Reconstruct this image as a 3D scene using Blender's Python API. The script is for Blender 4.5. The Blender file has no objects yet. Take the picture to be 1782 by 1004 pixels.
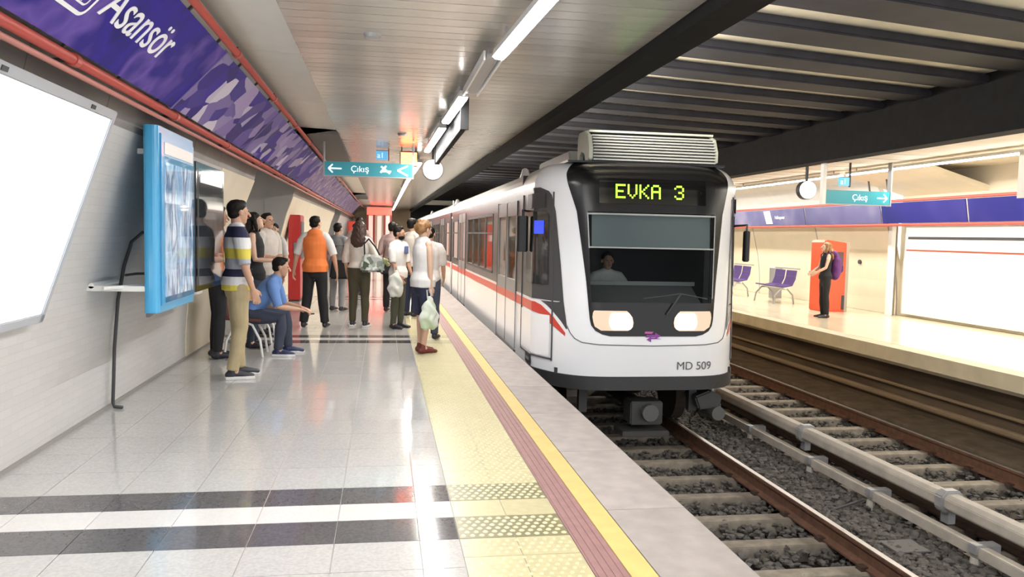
import bpy, bmesh, math, random
import numpy as np
from mathutils import Vector, Matrix, noise
random.seed(7)
PI = math.pi
SC = bpy.context.scene
COL = SC.collection

# ------------------------------------------------------------------ camera
FOC = 1400.0
cam_d = bpy.data.cameras.new('camera'); cam = bpy.data.objects.new('camera', cam_d); COL.objects.link(cam)
def cam_axes(vp=(668, 405), roll=.022):
    fwd = np.array([(vp[0]-891)/FOC, (vp[1]-502)/FOC, 1.]); fwd /= np.linalg.norm(fwd)
    x = np.array([1., roll, 0.]); x -= fwd*np.dot(x, fwd); x /= np.linalg.norm(x)
    up = -np.cross(fwd, x)
    if up[1] > 0: up = -up
    return np.stack([x, fwd, up], 1)
M_ = cam_axes()
cm = Matrix(((M_[0][0], -M_[1][0], -M_[2][0], 0), (M_[0][1], -M_[1][1], -M_[2][1], 0),
             (M_[0][2], -M_[1][2], -M_[2][2], 1.5), (0, 0, 0, 1)))
cam.matrix_world = cm
cam_d.sensor_width = 36; cam_d.lens = FOC/1782*36; cam_d.clip_start = .05; cam_d.clip_end = 300
SC.camera = cam
# ------------------------------------------------------------------ world, exposure, lights
w = bpy.data.worlds.new('world'); SC.world = w; w.use_nodes = True
w.node_tree.nodes['Background'].inputs[0].default_value = (.95, .97, 1, 1)
w.node_tree.nodes['Background'].inputs[1].default_value = 1.45
SC.view_settings.view_transform = 'Standard'; SC.view_settings.look = 'None'
SC.view_settings.exposure = .55; SC.view_settings.gamma = 1; SC.view_settings.use_curve_mapping = False
try:
    SC.cycles.max_bounces = 8; SC.cycles.diffuse_bounces = 4; SC.cycles.caustics_reflective = False
    SC.cycles.caustics_refractive = False; SC.cycles.sample_clamp_indirect = 6
except Exception: pass
def area(name, loc, sx, sy, power, col=(1, .97, .92), rot=(0, 0, 0)):
    l = bpy.data.lights.new(name, 'AREA'); l.shape = 'RECTANGLE'; l.size = sx; l.size_y = sy
    l.energy = power; l.color = col
    o = bpy.data.objects.new(name, l); o.location = loc; o.rotation_euler = rot; COL.objects.link(o); return o
# light of the fluorescent rows of the two platforms (one lamp under each run of tubes)
for k, yy in enumerate((-4.5, 0, 4.5, 9, 14.5, 21, 29, 38)):
    area('tube_row_light', (.66, yy, 2.765), .10, 4 if yy < 14 else 6, (42 if yy < 3 else 50) if yy < 14 else 120, (1, .985, .97) if yy < 11 else (1, .93, .82))
for yy in (4, 9.5, 15, 21, 29, 38):
    area('far_row_light', (9.0, yy, 2.78), .12, 5, 82, (1, .94, .82))

# area lamps added behind the left long beam to brighten the upper ceiling
for yy in (4, 9, 14, 20, 28):
    area('beam_fill_light', (2.32, yy, 3.18), .08, 4.5, 110, (1, .95, .85), (0, math.radians(-105), 0))

# ------------------------------------------------------------------ materials
MATS = {}
def mat(name, col, rough=.5, metal=0, var=0, scale=8, bump=0, bscale=60, emit=None, es=1, trans=0, rnd=0, coat=0, spec=None, stretch=None):
    if name in MATS: return MATS[name]
    m = bpy.data.materials.new(name); m.use_nodes = True; MATS[name] = m
    nt = m.node_tree; N = nt.nodes; L = nt.links; b = N['Principled BSDF']
    b.inputs['Base Color'].default_value = (*col, 1); b.inputs['Roughness'].default_value = rough
    b.inputs['Metallic'].default_value = metal
    if spec is not None: b.inputs['Specular IOR Level'].default_value = spec
    if coat: b.inputs['Coat Weight'].default_value = coat; b.inputs['Coat Roughness'].default_value = .08
    if trans: b.inputs['Transmission Weight'].default_value = trans; b.inputs['IOR'].default_value = 1.12
    tc = N.new('ShaderNodeTexCoord'); src = tc.outputs['Object']
    if stretch:
        mp = N.new('ShaderNodeMapping'); mp.inputs['Scale'].default_value = stretch; L.new(src, mp.inputs[0]); src = mp.outputs[0]
    if var or rnd:
        mx = N.new('ShaderNodeMix'); mx.data_type = 'RGBA'; mx.blend_type = 'MULTIPLY'
        mx.inputs[6].default_value = (*col, 1); mx.inputs[0].default_value = 1
        if var:
            nz = N.new('ShaderNodeTexNoise'); nz.inputs['Scale'].default_value = scale; nz.inputs['Detail'].default_value = 6
            L.new(src, nz.inputs['Vector'])
            mr = N.new('ShaderNodeMapRange'); mr.inputs[1].default_value = .3; mr.inputs[2].default_value = .7
            mr.inputs[3].default_value = 1-var; mr.inputs[4].default_value = 1+var*.4
            L.new(nz.outputs[0], mr.inputs[0]); val = mr.outputs[0]
        if rnd:
            oi = N.new('ShaderNodeObjectInfo'); r2 = N.new('ShaderNodeMapRange')
            r2.inputs[3].default_value = 1-rnd; r2.inputs[4].default_value = 1+rnd*.3
            L.new(oi.outputs['Random'], r2.inputs[0])
            if var:
                mm = N.new('ShaderNodeMath'); mm.operation = 'MULTIPLY'; L.new(val, mm.inputs[0]); L.new(r2.outputs[0], mm.inputs[1]); val = mm.outputs[0]
            else: val = r2.outputs[0]
        L.new(val, mx.inputs[7]); L.new(mx.outputs[2], b.inputs['Base Color'])
    if bump:
        n2 = N.new('ShaderNodeTexNoise'); n2.inputs['Scale'].default_value = bscale; n2.inputs['Detail'].default_value = 4
        L.new(src, n2.inputs['Vector'])
        bp = N.new('ShaderNodeBump'); bp.inputs['Strength'].default_value = bump; bp.inputs['Distance'].default_value = .01
        L.new(n2.outputs[0], bp.inputs['Height']); L.new(bp.outputs[0], b.inputs['Normal'])
    if emit:
        b.inputs['Emission Color'].default_value = (*emit, 1); b.inputs['Emission Strength'].default_value = es
    return m
def bands(name, axis, stops, rough=.8, lo=0, hi=2):
    """constant colour bands along one object axis: printed or woven stripes"""
    m = bpy.data.materials.new(name); m.use_nodes = True; N = m.node_tree.nodes; L = m.node_tree.links
    b = N['Principled BSDF']; b.inputs['Roughness'].default_value = rough
    tc = N.new('ShaderNodeTexCoord'); sp = N.new('ShaderNodeSeparateXYZ'); L.new(tc.outputs['Object'], sp.inputs[0])
    mr = N.new('ShaderNodeMapRange'); mr.inputs[1].default_value = lo; mr.inputs[2].default_value = hi; L.new(sp.outputs[axis], mr.inputs[0])
    cr = N.new('ShaderNodeValToRGB'); cr.color_ramp.interpolation = 'CONSTANT'; L.new(mr.outputs[0], cr.inputs[0])
    e = cr.color_ramp.elements
    while len(e) < len(stops): e.new(.5)
    for i, (p, c) in enumerate(stops): e[i].position = (p-lo)/(hi-lo); e[i].color = (*c, 1)
    L.new(cr.outputs[0], b.inputs['Base Color']); return m
def blot(name, cols, scale=6, rough=.35, kind='vor', detail=2, emit=0, stretch=(1, 1, 1)):
    """printed pattern of several colours"""
    m = bpy.data.materials.new(name); m.use_nodes = True; N = m.node_tree.nodes; L = m.node_tree.links
    b = N['Principled BSDF']; b.inputs['Roughness'].default_value = rough; b.inputs['Specular IOR Level'].default_value = .2
    tc = N.new('ShaderNodeTexCoord'); mp = N.new('ShaderNodeMapping'); mp.inputs['Scale'].default_value = stretch; L.new(tc.outputs['Object'], mp.inputs[0])
    nz = N.new('ShaderNodeTexNoise'); nz.inputs['Scale'].default_value = scale*.6; nz.inputs['Detail'].default_value = detail
    L.new(mp.outputs[0], nz.inputs['Vector'])
    va = N.new('ShaderNodeVectorMath'); va.operation = 'MULTIPLY_ADD'; va.inputs[1].default_value = (.14, .14, .14)
    L.new(nz.outputs['Color'], va.inputs[0]); L.new(mp.outputs[0], va.inputs[2])
    v = N.new('ShaderNodeTexVoronoi'); v.inputs['Scale'].default_value = scale; L.new(va.outputs[0], v.inputs['Vector'])
    s = N.new('ShaderNodeSeparateColor'); L.new(v.outputs['Color'], s.inputs[0])
    cr = N.new('ShaderNodeValToRGB'); L.new(s.outputs[0] if kind == 'vor' else nz.outputs[0], cr.inputs[0])
    e = cr.color_ramp.elements
    while len(e) < len(cols): e.new(.5)
    for i, c in enumerate(cols):
        e[i].position = i/(len(cols)-1) if kind == 'vor' else .3+.4*i/(len(cols)-1); e[i].color = (*c, 1)
    L.new(cr.outputs[0], b.inputs['Base Color'])
    if emit: L.new(cr.outputs[0], b.inputs['Emission Color']); b.inputs['Emission Strength'].default_value = emit
    return m
def brick_mat(name, col, mortar, bw, bh, axes=(1, 2), rough=.45):
    m = bpy.data.materials.new(name); m.use_nodes = True; N = m.node_tree.nodes; L = m.node_tree.links
    b = N['Principled BSDF']; b.inputs['Roughness'].default_value = rough
    tc = N.new('ShaderNodeTexCoord'); sp = N.new('ShaderNodeSeparateXYZ'); cb = N.new('ShaderNodeCombineXYZ')
    L.new(tc.outputs['Object'], sp.inputs[0]); L.new(sp.outputs[axes[0]], cb.inputs[0]); L.new(sp.outputs[axes[1]], cb.inputs[1])
    t = N.new('ShaderNodeTexBrick'); L.new(cb.outputs[0], t.inputs[0])
    t.inputs['Color1'].default_value = (*col, 1); t.inputs['Color2'].default_value = (*[c*.95 for c in col], 1); t.inputs['Mortar'].default_value = (*mortar, 1)
    t.inputs['Scale'].default_value = 1; t.inputs['Brick Width'].default_value = bw; t.inputs['Row Height'].default_value = bh
    t.inputs['Mortar Size'].default_value = .003; t.inputs['Mortar Smooth'].default_value = .3
    L.new(t.outputs[0], b.inputs['Base Color'])
    bp = N.new('ShaderNodeBump'); bp.inputs['Strength'].default_value = .25; bp.inputs['Distance'].default_value = .003; bp.invert = True
    L.new(t.outputs['Fac'], bp.inputs['Height']); L.new(bp.outputs[0], b.inputs['Normal']); return m

def thin_glass(name, tint, refl=.5):
    m = bpy.data.materials.new(name); m.use_nodes = True; N = m.node_tree.nodes; L = m.node_tree.links
    N.remove(N['Principled BSDF']); out = N['Material Output']
    tr_ = N.new('ShaderNodeBsdfTransparent'); tr_.inputs[0].default_value = (*tint, 1)
    gl = N.new('ShaderNodeBsdfGlossy'); gl.inputs['Roughness'].default_value = .04; gl.inputs[0].default_value = (refl*2 if refl < .5 else 1,)*3+(1,)
    lw = N.new('ShaderNodeLayerWeight'); lw.inputs[0].default_value = .5
    pw = N.new('ShaderNodeMath'); pw.operation = 'POWER'; pw.inputs[1].default_value = 5; L.new(lw.outputs['Facing'], pw.inputs[0])
    fr = N.new('ShaderNodeMath'); fr.operation = 'MULTIPLY_ADD'; fr.inputs[1].default_value = .9; fr.inputs[2].default_value = .02+.08*refl; L.new(pw.outputs[0], fr.inputs[0])
    mx = N.new('ShaderNodeMixShader'); L.new(fr.outputs[0], mx.inputs[0]); L.new(tr_.outputs[0], mx.inputs[1]); L.new(gl.outputs[0], mx.inputs[2]); L.new(mx.outputs[0], out.inputs[0])
    return m

# ------------------------------------------------------------------ mesh helpers
class MB:
    def __init__(s): s.v = []; s.f = []
    def add(s, vs, fs):
        n = len(s.v); s.v += [tuple(v) for v in vs]; s.f += [tuple(i+n for i in f) for f in fs]; return s
    def box(s, x0, x1, y0, y1, z0, z1):
        return s.add([(x0, y0, z0), (x1, y0, z0), (x1, y1, z0), (x0, y1, z0), (x0, y0, z1), (x1, y0, z1), (x1, y1, z1), (x0, y1, z1)],
                     [(0, 3, 2, 1), (4, 5, 6, 7), (0, 1, 5, 4), (1, 2, 6, 5), (2, 3, 7, 6), (3, 0, 4, 7)])
    def obox(s, c, ax, ay, az, hx, hy, hz):
        """oriented box"""
        c = Vector(c); P = []
        for k in (-1, 1):
            for a, b in ((-1, -1), (1, -1), (1, 1), (-1, 1)): P.append(c+ax*(a*hx)+ay*(b*hy)+az*(k*hz))
        return s.add(P, [(0, 3, 2, 1), (4, 5, 6, 7), (0, 1, 5, 4), (1, 2, 6, 5), (2, 3, 7, 6), (3, 0, 4, 7)])
    def prism(s, poly, y0, y1, axis=1):
        """poly of 2 coordinates extruded along an axis"""
        n = len(poly)
        def P(a, b, t): return {0: (t, a, b), 1: (a, t, b), 2: (a, b, t)}[axis]
        return s.add([P(a, b, y0) for a, b in poly]+[P(a, b, y1) for a, b in poly],
                     [tuple(range(n)), tuple(range(2*n-1, n-1, -1))]+[(i, (i+1) % n, n+(i+1) % n, n+i) for i in range(n)])
    def tube(s, pts, rad, n=10, side=None, round_ends=True):
        """loft along pts; rad = number or (a, b) per point, a measured along the side vector"""
        pts = [Vector(p) for p in pts]
        if not isinstance(rad, (list, tuple)): rad = [rad]*len(pts)
        R = [(r, r) if not isinstance(r, (list, tuple)) else r for r in rad]
        T = []
        for i in range(len(pts)):
            a = pts[max(i-1, 0)]; b = pts[min(i+1, len(pts)-1)]; T.append((b-a).normalized())
        P, RR, TT = list(pts), list(R), list(T)
        if round_ends:
            r0 = R[0][1]; r1 = R[-1][1]
            pre = [(pts[0]-T[0]*r0*math.sin(a), math.cos(a)) for a in (1.35, .9, .45)]
            post = [(pts[-1]+T[-1]*r1*math.sin(a), math.cos(a)) for a in (.45, .9, 1.35)]
            if round_ends == 'end': pre = []
            if round_ends == 'start': post = []
            P = [p for p, _ in pre]+P+[p for p, _ in post]
            RR = [(R[0][0]*c, R[0][1]*c) for _, c in pre]+RR+[(R[-1][0]*c, R[-1][1]*c) for _, c in post]
            TT = [T[0]]*len(pre)+TT+[T[-1]]*len(post)
        u = Vector(side) if side is not None else (Vector((0, 0, 1)) if abs(TT[0].z) < .9 else Vector((1, 0, 0)))
        vs = []
        for p, r, t in zip(P, RR, TT):
            uu = u-t*u.dot(t)
            if uu.length < 1e-5: uu = t.orthogonal()
            uu.normalize(); vv = t.cross(uu); 
            if side is None: u = uu
            for k in range(n):
                a = 2*PI*k/n; vs.append(p+uu*(math.cos(a)*r[0])+vv*(math.sin(a)*r[1]))
        m = len(P); fs = [tuple(range(n-1, -1, -1)), tuple(range((m-1)*n, m*n))]
        for i in range(m-1):
            for k in range(n): fs.append((i*n+k, i*n+(k+1) % n, (i+1)*n+(k+1) % n, (i+1)*n+k))
        return s.add(vs, fs)
    def ell(s, c, r, rot=None, n=14, m=9):
        vs = []; c = Vector(c)
        for i in range(1, m):
            th = PI*i/m
            for k in range(n):
                a = 2*PI*k/n; p = Vector((r[0]*math.sin(th)*math.cos(a), r[1]*math.sin(th)*math.sin(a), r[2]*math.cos(th)))
                vs.append(c+(rot @ p if rot else p))
        t = Vector((0, 0, r[2])); vs += [c+(rot @ t if rot else t), c-(rot @ t if rot else t)]; q = (m-1)*n
        fs = [((i)*n+k, (i+1)*n+k, (i+1)*n+(k+1) % n, i*n+(k+1) % n) for i in range(m-2) for k in range(n)]
        fs += [(q, k, (k+1) % n) for k in range(n)]+[(q+1, (m-2)*n+(k+1) % n, (m-2)*n+k) for k in range(n)]
        return s.add(vs, fs)
    def grid(s, P):
        """P[i][j] points -> quads"""
        a = len(P); b = len(P[0])
        return s.add([p for r in P for p in r], [(i*b+j, i*b+j+1, (i+1)*b+j+1, (i+1)*b+j) for i in range(a-1) for j in range(b-1)])
    def mesh(s, name, m=None, smooth=False, bevel=0, fix=True):
        me = bpy.data.meshes.new(name); me.from_pydata([tuple(v) for v in s.v], [], s.f); me.validate()
        if bevel or fix:
            bm = bmesh.new(); bm.from_mesh(me)
            if fix: bmesh.ops.recalc_face_normals(bm, faces=bm.faces)
            if bevel:
                ed = [e for e in bm.edges if len(e.link_faces) == 2 and e.calc_face_angle(0) > .6]
                bmesh.ops.bevel(bm, geom=ed, offset=bevel, segments=2, affect='EDGES', clamp_overlap=True)
            bm.to_mesh(me); bm.free()
        if smooth: me.polygons.foreach_set('use_smooth', [True]*len(me.polygons))
        if m: me.materials.append(m)
        me.update(); return me
    def build(s, name, m, parent=None, smooth=False, bevel=0, fix=True, loc=None):
        return link(name, s.mesh(name, m, smooth, bevel, fix), parent, loc)
def link(name, me, parent=None, loc=None):
    o = bpy.data.objects.new(name, me); COL.objects.link(o)
    if parent: o.parent = parent
    if loc is not None: o.location = loc
    return o
def tag(o, label=None, cat=None, group=None, kind=None):
    if label: o['label'] = label
    if cat: o['category'] = cat
    if group: o['group'] = group
    if kind: o['kind'] = kind
    return o
def empty(name, loc=(0, 0, 0), label=None, cat=None, group=None, rz=0):
    o = bpy.data.objects.new(name, None); COL.objects.link(o); o.location = loc; o.rotation_euler = (0, 0, rz); o.empty_display_size = .1
    return tag(o, label, cat, group)
def copy_tree(o, parent=None, loc=None, label=None):
    c = o.copy(); COL.objects.link(c); c.parent = parent
    if loc is not None: c.location = loc
    if label: c['label'] = label
    for ch in [x for x in bpy.data.objects if x.parent == o]: copy_tree(ch, c)
    return c
def text(name, s, size, m, parent, mw, depth=.002, align='LEFT', sx=1, shear=0):
    cu = bpy.data.curves.new(name, 'FONT'); cu.body = s; cu.size = size; cu.extrude = depth; cu.align_x = align; cu.shear = shear
    t = bpy.data.objects.new('tmp', cu); COL.objects.link(t); dg = bpy.context.evaluated_depsgraph_get(); dg.update()
    me = bpy.data.meshes.new_from_object(t.evaluated_get(dg)); bpy.data.objects.remove(t); 
    me.transform(mw @ Matrix.Diagonal((sx, 1, 1, 1))); me.materials.clear(); me.materials.append(m); me.name = name
    return link(name, me, parent)
def frame(o, ex, ey, ez=None):
    ex = Vector(ex).normalized(); ey = Vector(ey).normalized(); ez = ex.cross(ey)
    return Matrix(((ex.x, ey.x, ez.x, o[0]), (ex.y, ey.y, ez.y, o[1]), (ex.z, ey.z, ez.z, o[2]), (0, 0, 0, 1)))
def remesh(mb, name, m, parent, vox=.008, smooth=4, noise_amp=0, noise_s=9, fac=.5):
    me = mb.mesh(name, m, fix=False)
    t = bpy.data.objects.new('tmp', me); COL.objects.link(t)
    r = t.modifiers.new('r', 'REMESH'); r.mode = 'VOXEL'; r.voxel_size = vox; r.use_smooth_shade = True
    if smooth: k = t.modifiers.new('s', 'SMOOTH'); k.iterations = smooth; k.factor = fac
    dg = bpy.context.evaluated_depsgraph_get(); dg.update()
    out = bpy.data.meshes.new_from_object(t.evaluated_get(dg)); bpy.data.objects.remove(t); bpy.data.meshes.remove(me)
    if noise_amp:
        n = len(out.vertices); co = np.empty(n*3); out.vertices.foreach_get('co', co); no = np.empty(n*3); out.vertex_normals.foreach_get('vector', no)
        co = co.reshape(-1, 3); no = no.reshape(-1, 3)
        q = co*noise_s; d = np.sin(q[:, 2]*2.3+2*np.sin(q[:, 0]*1.3)+1.7*np.sin(q[:, 1]*1.9))*.6+np.sin(q[:, 0]*3.1+q[:, 1]*2.2+1.5*np.sin(q[:, 2]*1.7))*.4
        co += no*(d*noise_amp)[:, None]; out.vertices.foreach_set('co', co.ravel())
    out.name = name; out.materials.clear(); out.materials.append(m); out.polygons.foreach_set('use_smooth', [True]*len(out.polygons)); out.update()
    return link(name, out, parent)

# ------------------------------------------------------------------ common materials
m_tile = mat('floor_tile', (.52, .51, .49), .09, var=.14, scale=60, rnd=.035, bump=.015, bscale=7, spec=.85)
m_tiled = mat('floor_tile_dark', (.12, .115, .12), .09, var=.3, scale=70, rnd=.06, spec=.85)
m_tilew = mat('floor_tile_white', (.70, .68, .66), .09, spec=.85, var=.08, scale=60, rnd=.05)
m_grout = mat('grout', (.45, .43, .40), .7)
m_tact = mat('tactile_tile', (.52, .47, .27), .3, var=.12, scale=20, rnd=.06)
m_tactd = mat('tactile_tile_dark', (.20, .18, .09), .35, var=.15, rnd=.05)
m_dome = mat('tactile_dome', (.60, .55, .34), .3)
m_red = mat('red_ribbed_strip', (.29, .155, .15), .5, var=.15, scale=14)
m_yel = mat('yellow_strip', (.66, .47, .17), .45, var=.1, scale=9)
m_cop = mat('coping_stone', (.36, .32, .30), .6, var=.16, scale=7, bump=.1, rnd=.08)
m_conc = mat('concrete', (.33, .31, .28), .9, var=.3, scale=3, bump=.2)
m_wallt = brick_mat('wall_tile', (.60, .59, .58), (.54, .53, .51), .20, .055)
m_cream = mat('cream_wall', (.78, .70, .55), .55, var=.05, scale=2)
m_vault = mat('vault_panel', (.70, .68, .63), .45, var=.05, scale=3, rnd=.04)
m_ceil = mat('ceiling_slat', (.62, .585, .54), .24, metal=.45, var=.12, scale=3, rnd=.12)
m_black = mat('black_steel', (.008, .0075, .008), .7, var=.3, spec=.12)
m_dark = mat('dark_void', (.01, .01, .01), .9)
m_beam = mat('blue_grey_beam', (.028, .028, .038), .6, var=.3, scale=5, rnd=.2, spec=.3)
m_cgap = mat('upper_ceiling', (.90, .82, .66), .8, var=.2, scale=2)
m_pipe = mat('red_pipe', (.42, .07, .055), .4)
m_wmet = mat('white_metal', (.78, .78, .76), .35)
m_gmet = mat('grey_metal', (.36, .36, .37), .4, metal=.4)
m_dmet = mat('dark_metal', (.05, .05, .055), .5)
m_chrome = mat('chrome', (.7, .7, .7), .2, metal=1)
m_tube = mat('lamp_tube', (1, 1, 1), .5, emit=(1, .98, .95), es=26)
m_white = mat('white_print', (.9, .9, .9), .5)
m_teal = mat('teal_sign', (.03, .25, .31), .35, emit=(.03, .30, .36), es=.15)
m_signw = mat('sign_white', (.85, .9, .92), .5, emit=(.8, .95, 1), es=.6)

# ------------------------------------------------------------------ LEFT PLATFORM floor
EX = 1.66
fl = MB().box(-2.6, EX-.02, -6, 60, -.35, -.006).build('floor', m_grout); tag(fl, kind='structure')
XJ = [-2.27+.41*k for k in range(7)]+[.385]
bandy = []
for k in range(8):
    b0 = 3.87+7.15*k-7.15; bandy += [(b0, b0+.31, 2), (b0+.31, b0+.57, 1), (b0+.57, b0+.86, 2)]
rows = []
y = -1.2
while y < 13.6:
    nxt = [b for b in bandy if b[0] <= y+1e-6 < b[1]-1e-4]
    if nxt: rows.append((y, nxt[0][1], nxt[0][2])); y = nxt[0][1]
    else:
        e = y+.43; s = [b[0] for b in bandy if y+1e-4 < b[0] < e+.12]
        if s: e = s[0]
        rows.append((y, e, 0)); y = e
cache = {}
def slab(w_, l_, m, key, h=.006):
    k = (round(w_, 3), round(l_, 3), key)
    if k not in cache:
        g = .002
        cache[k] = MB().box(g, w_-g, g, l_-g, 0, h).mesh(key, m, bevel=.0008)
    return cache[k]
mt = {0: m_tile, 1: m_tilew, 2: m_tiled}; cnt = 0
for (a, b, t) in rows:
    if a < 1.5: continue
    for i in range(len(XJ)-1):
        link('tile', slab(XJ[i+1]-XJ[i], b-a, mt[t], 'tile%d' % t), fl, (XJ[i], a, -.006)); cnt += 1
ystart = [r[0] for r in rows if r[0] >= 1.5][0]; yend = rows[-1][1]
far = {0: MB(), 1: MB(), 2: MB()}
def farrow(a, b, t):
    for i in range(len(XJ)-1): far[t].box(XJ[i]+.002, XJ[i+1]-.002, a+.002, b-.002, -.006, 0)
for (a, b, t) in rows:
    if a < 1.5: farrow(a, b, t)
y = yend
while y < 58:
    nxt = [b for b in bandy if b[0] <= y+1e-4 < b[1]-1e-3]
    if nxt: farrow(y, nxt[0][1], nxt[0][2]); y = nxt[0][1]
    else:
        e = min([b[0] for b in bandy if y+1e-4 < b[0]]+[58]); e = min(e, y+.43 if e-y > .55 else e); farrow(y, e, 0); y = e
for t in far: tag(far[t].build('distant_tiles', mt[t], fl, bevel=0), kind='stuff')
# tactile strip: tiles singly, domes as one mesh per colour
tx = [.385, .665, .945]
domes = MB(); domed = MB()
def dome(mb, x, y, r=.013, h=.006):
    n = 6; vs = [(x+r*math.cos(2*PI*k/n), y+r*math.sin(2*PI*k/n), 0) for k in range(n)]+[(x+r*.6*math.cos(2*PI*k/n), y+r*.6*math.sin(2*PI*k/n), h) for k in range(n)]
    mb.add(vs, [(k, (k+1) % n, n+(k+1) % n, n+k) for k in range(n)]+[tuple(range(n, 2*n))])
ya = 1.9; ntact = 0
while ya < 58:
    nb = [b for b in bandy if b[0]-.01 <= ya < b[1]-.02]
    if nb: a, b, t = nb[0][0], nb[0][1], nb[0][2]
    else:
        a = ya; s = [q[0] for q in bandy if ya < q[0] < ya+.4]; b = s[0] if s else ya+.29; t = 0
    for i in (0, 1):
        if a < 19: link('tactile_tile', slab(.28, b-a, m_tactd if t == 2 else (m_tact), 'tac%d' % t), fl, (tx[i], a, -.006)); ntact += 1
        else: far[0] if 0 else None
    if a < 14:
        st = .047; ny = int((b-a)/st); yy = a+((b-a)-ny*st)/2+st/2
        if t != 1:
            for j in range(ny):
                for i in range(12):
                    xx = .385+.56*(i+.5)/12+(0.5*.0467 if j % 2 else 0)
                    if xx < .94: dome(domes, xx, yy+j*st, .016 if t == 2 else .012, .005)
    ya = b
q = MB().box(.387, .943, 19, 58, -.006, 0).build('distant_tactile_strip', m_tact, fl)
tag(domes.build('tactile_domes', m_dome, fl, fix=False), kind='stuff')
rs = MB()
rs.box(.947, 1.10, -4, 58, -.006, .0)
rs.build('red_strip', m_red, fl)
rb = MB()
for k in range(4): rb.box(.958+k*.037, .958+k*.037+.02, -4, 58, 0, .004)
rb.build('ribs', m_red, fl)
MB().box(1.104, 1.225, -4, 58, -.006, .002).build('yellow_line', m_yel, fl)
y = -3.
while y < 58:
    L = 1.2 if y < 24 else 6; L = min(L, 58-y)
    link('coping_stone', slab(EX+.02-1.228, L, m_cop, 'coping', .05), fl, (1.228, y, -.046)); y += L
pf = MB().box(EX-.06, EX-.02, -6, 60, -1.3, -.046).build('platform_side', m_conc, fl)

# ------------------------------------------------------------------ LEFT WALL (tiled, leaning inwards) with an opening, vault panels
PROF = [(-2.25, 0), (-2.25, .3), (-2.22, .7), (-2.16, 1.1), (-2.06, 1.5), (-1.97, 1.85), (-1.84, 2.2)]
PROF2 = [(-1.84, 2.2), (-1.77, 2.5), (-1.60, 2.80)]
PROF3 = [(-1.60, 2.80), (-1.2, 2.985), (-.68, 2.965)]
def shell(mb, prof, y0, y1, th=.12, sgn=1, x0=0):
    """thick curved wall piece"""
    n = len(prof); A = []
    for i, (x, z) in enumerate(prof):
        a = prof[max(i-1, 0)]; b = prof[min(i+1, n-1)]; d = Vector((b[0]-a[0], b[1]-a[1])).normalized()
        A.append((x, z, x-d.y*th, z+d.x*th))
    poly = [(x, z) for x, z, _, _ in A]+[(a, b) for _, _, a, b in reversed(A)]
    poly = [(x0+sgn*x, z) for x, z in poly]
    for i in range(n-1):
        p = [poly[i], poly[i+1], poly[2*n-2-i], poly[2*n-1-i]]; mb.prism(p, y0, y1)
    return mb
wl = MB(); shell(wl, PROF, -6, 12); shell(wl, PROF, 17, 31); shell(wl, PROF, 35, 50)
wall = wl.build('wall_left', m_wallt); tag(wall, kind='structure')
# skirting kerb
tag(MB().box(-2.25, -2.235, -6, 12, .0, .025).build('baseboard_left', mat('kerb', (.30, .29, .27), .5)), kind='structure')
wl2 = MB(); shell(wl2, PROF, 9.7, 12, .02, 1, .012); shell(wl2, PROF, 17.0, 31, .02, 1, .012); wc = wl2.build('cream_cladding', m_cream, wall)
pc = {}
def vp(prof, y0, y1, name, m, par):
    k = (id(prof), round(y1-y0, 3), name, round(prof[0][0], 3))
    if k not in pc:
        b = MB(); shell(b, prof, .004, y1-y0-.004, .04); pc[k] = b.mesh(name, m)
    return link(name, pc[k], par, (0, y0, 0))
m_clad = mat('brown_grey_cladding', (.30, .28, .26), .45, var=.1, scale=3, rnd=.08)
for (ya, yb) in ((-3, 12), (17, 31), (35, 49.4)):
    y = ya
    while y < yb-.1:
        vp(PROF2, y, min(y+1.25, yb), 'cladding_panel', m_clad, wall); vp(PROF3, y, min(y+2.5, yb), 'vault_panel', m_vault, wall) if abs((y-ya) % 2.5) < .01 else None
        y += 1.25
# backing so nothing shows through the joints
bk = MB()
for a, b in ((-6, 12), (17, 31), (35, 50)): shell(bk, [(x-.05, z+.06) for x, z in PROF2+PROF3[1:]], a, b, .06)
bk.build('vault_backing', m_clad, wall)
# portal openings: side returns, back wall, soffit
m_portal = mat('portal_grey', (.40, .39, .38), .6, var=.1, scale=2)
def portal(y0, y1, nm):
    b = MB(); b.box(-5.2, -5.0, y0-.3, y1+.3, 0, 3); b.build('portal_back_wall', m_portal, wall)
    b = MB(); b.box(-5.0, -2.36, y0-.12, y0+.004, 0, 3); b.box(-5.0, -2.36, y1-.004, y1+.12, 0, 3)
    # returns that follow the vault
    for yy, s in ((y0, -1), (y1, 1)):
        P = [(x, z) for x, z in PROF+PROF2[1:]+PROF3[1:]]; poly = P+[(-2.4, 2.95), (-2.4, 0)]
        b.prism(poly, yy-.02 if s > 0 else yy, yy if s > 0 else yy+.02)
    b.build('portal_jambs', m_portal, wall)
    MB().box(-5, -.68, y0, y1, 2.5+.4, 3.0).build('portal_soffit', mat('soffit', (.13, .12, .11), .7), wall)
    pl = MB().box(-3.6, -3.2, y0+1, y1-1, 2.86, 2.895).build('passage_fill', mat('passage_glow', (1, 1, 1), .5, emit=(1, .95, .88), es=3.5), wall)  # glowing plate added to brighten the portal passage
    MB().box(-5.1, -2.2, y0, y1, -.1, -.003).build('portal_floor', m_tile, wall)
portal(12, 17, 'a'); portal(31, 35, 'b')
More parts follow.
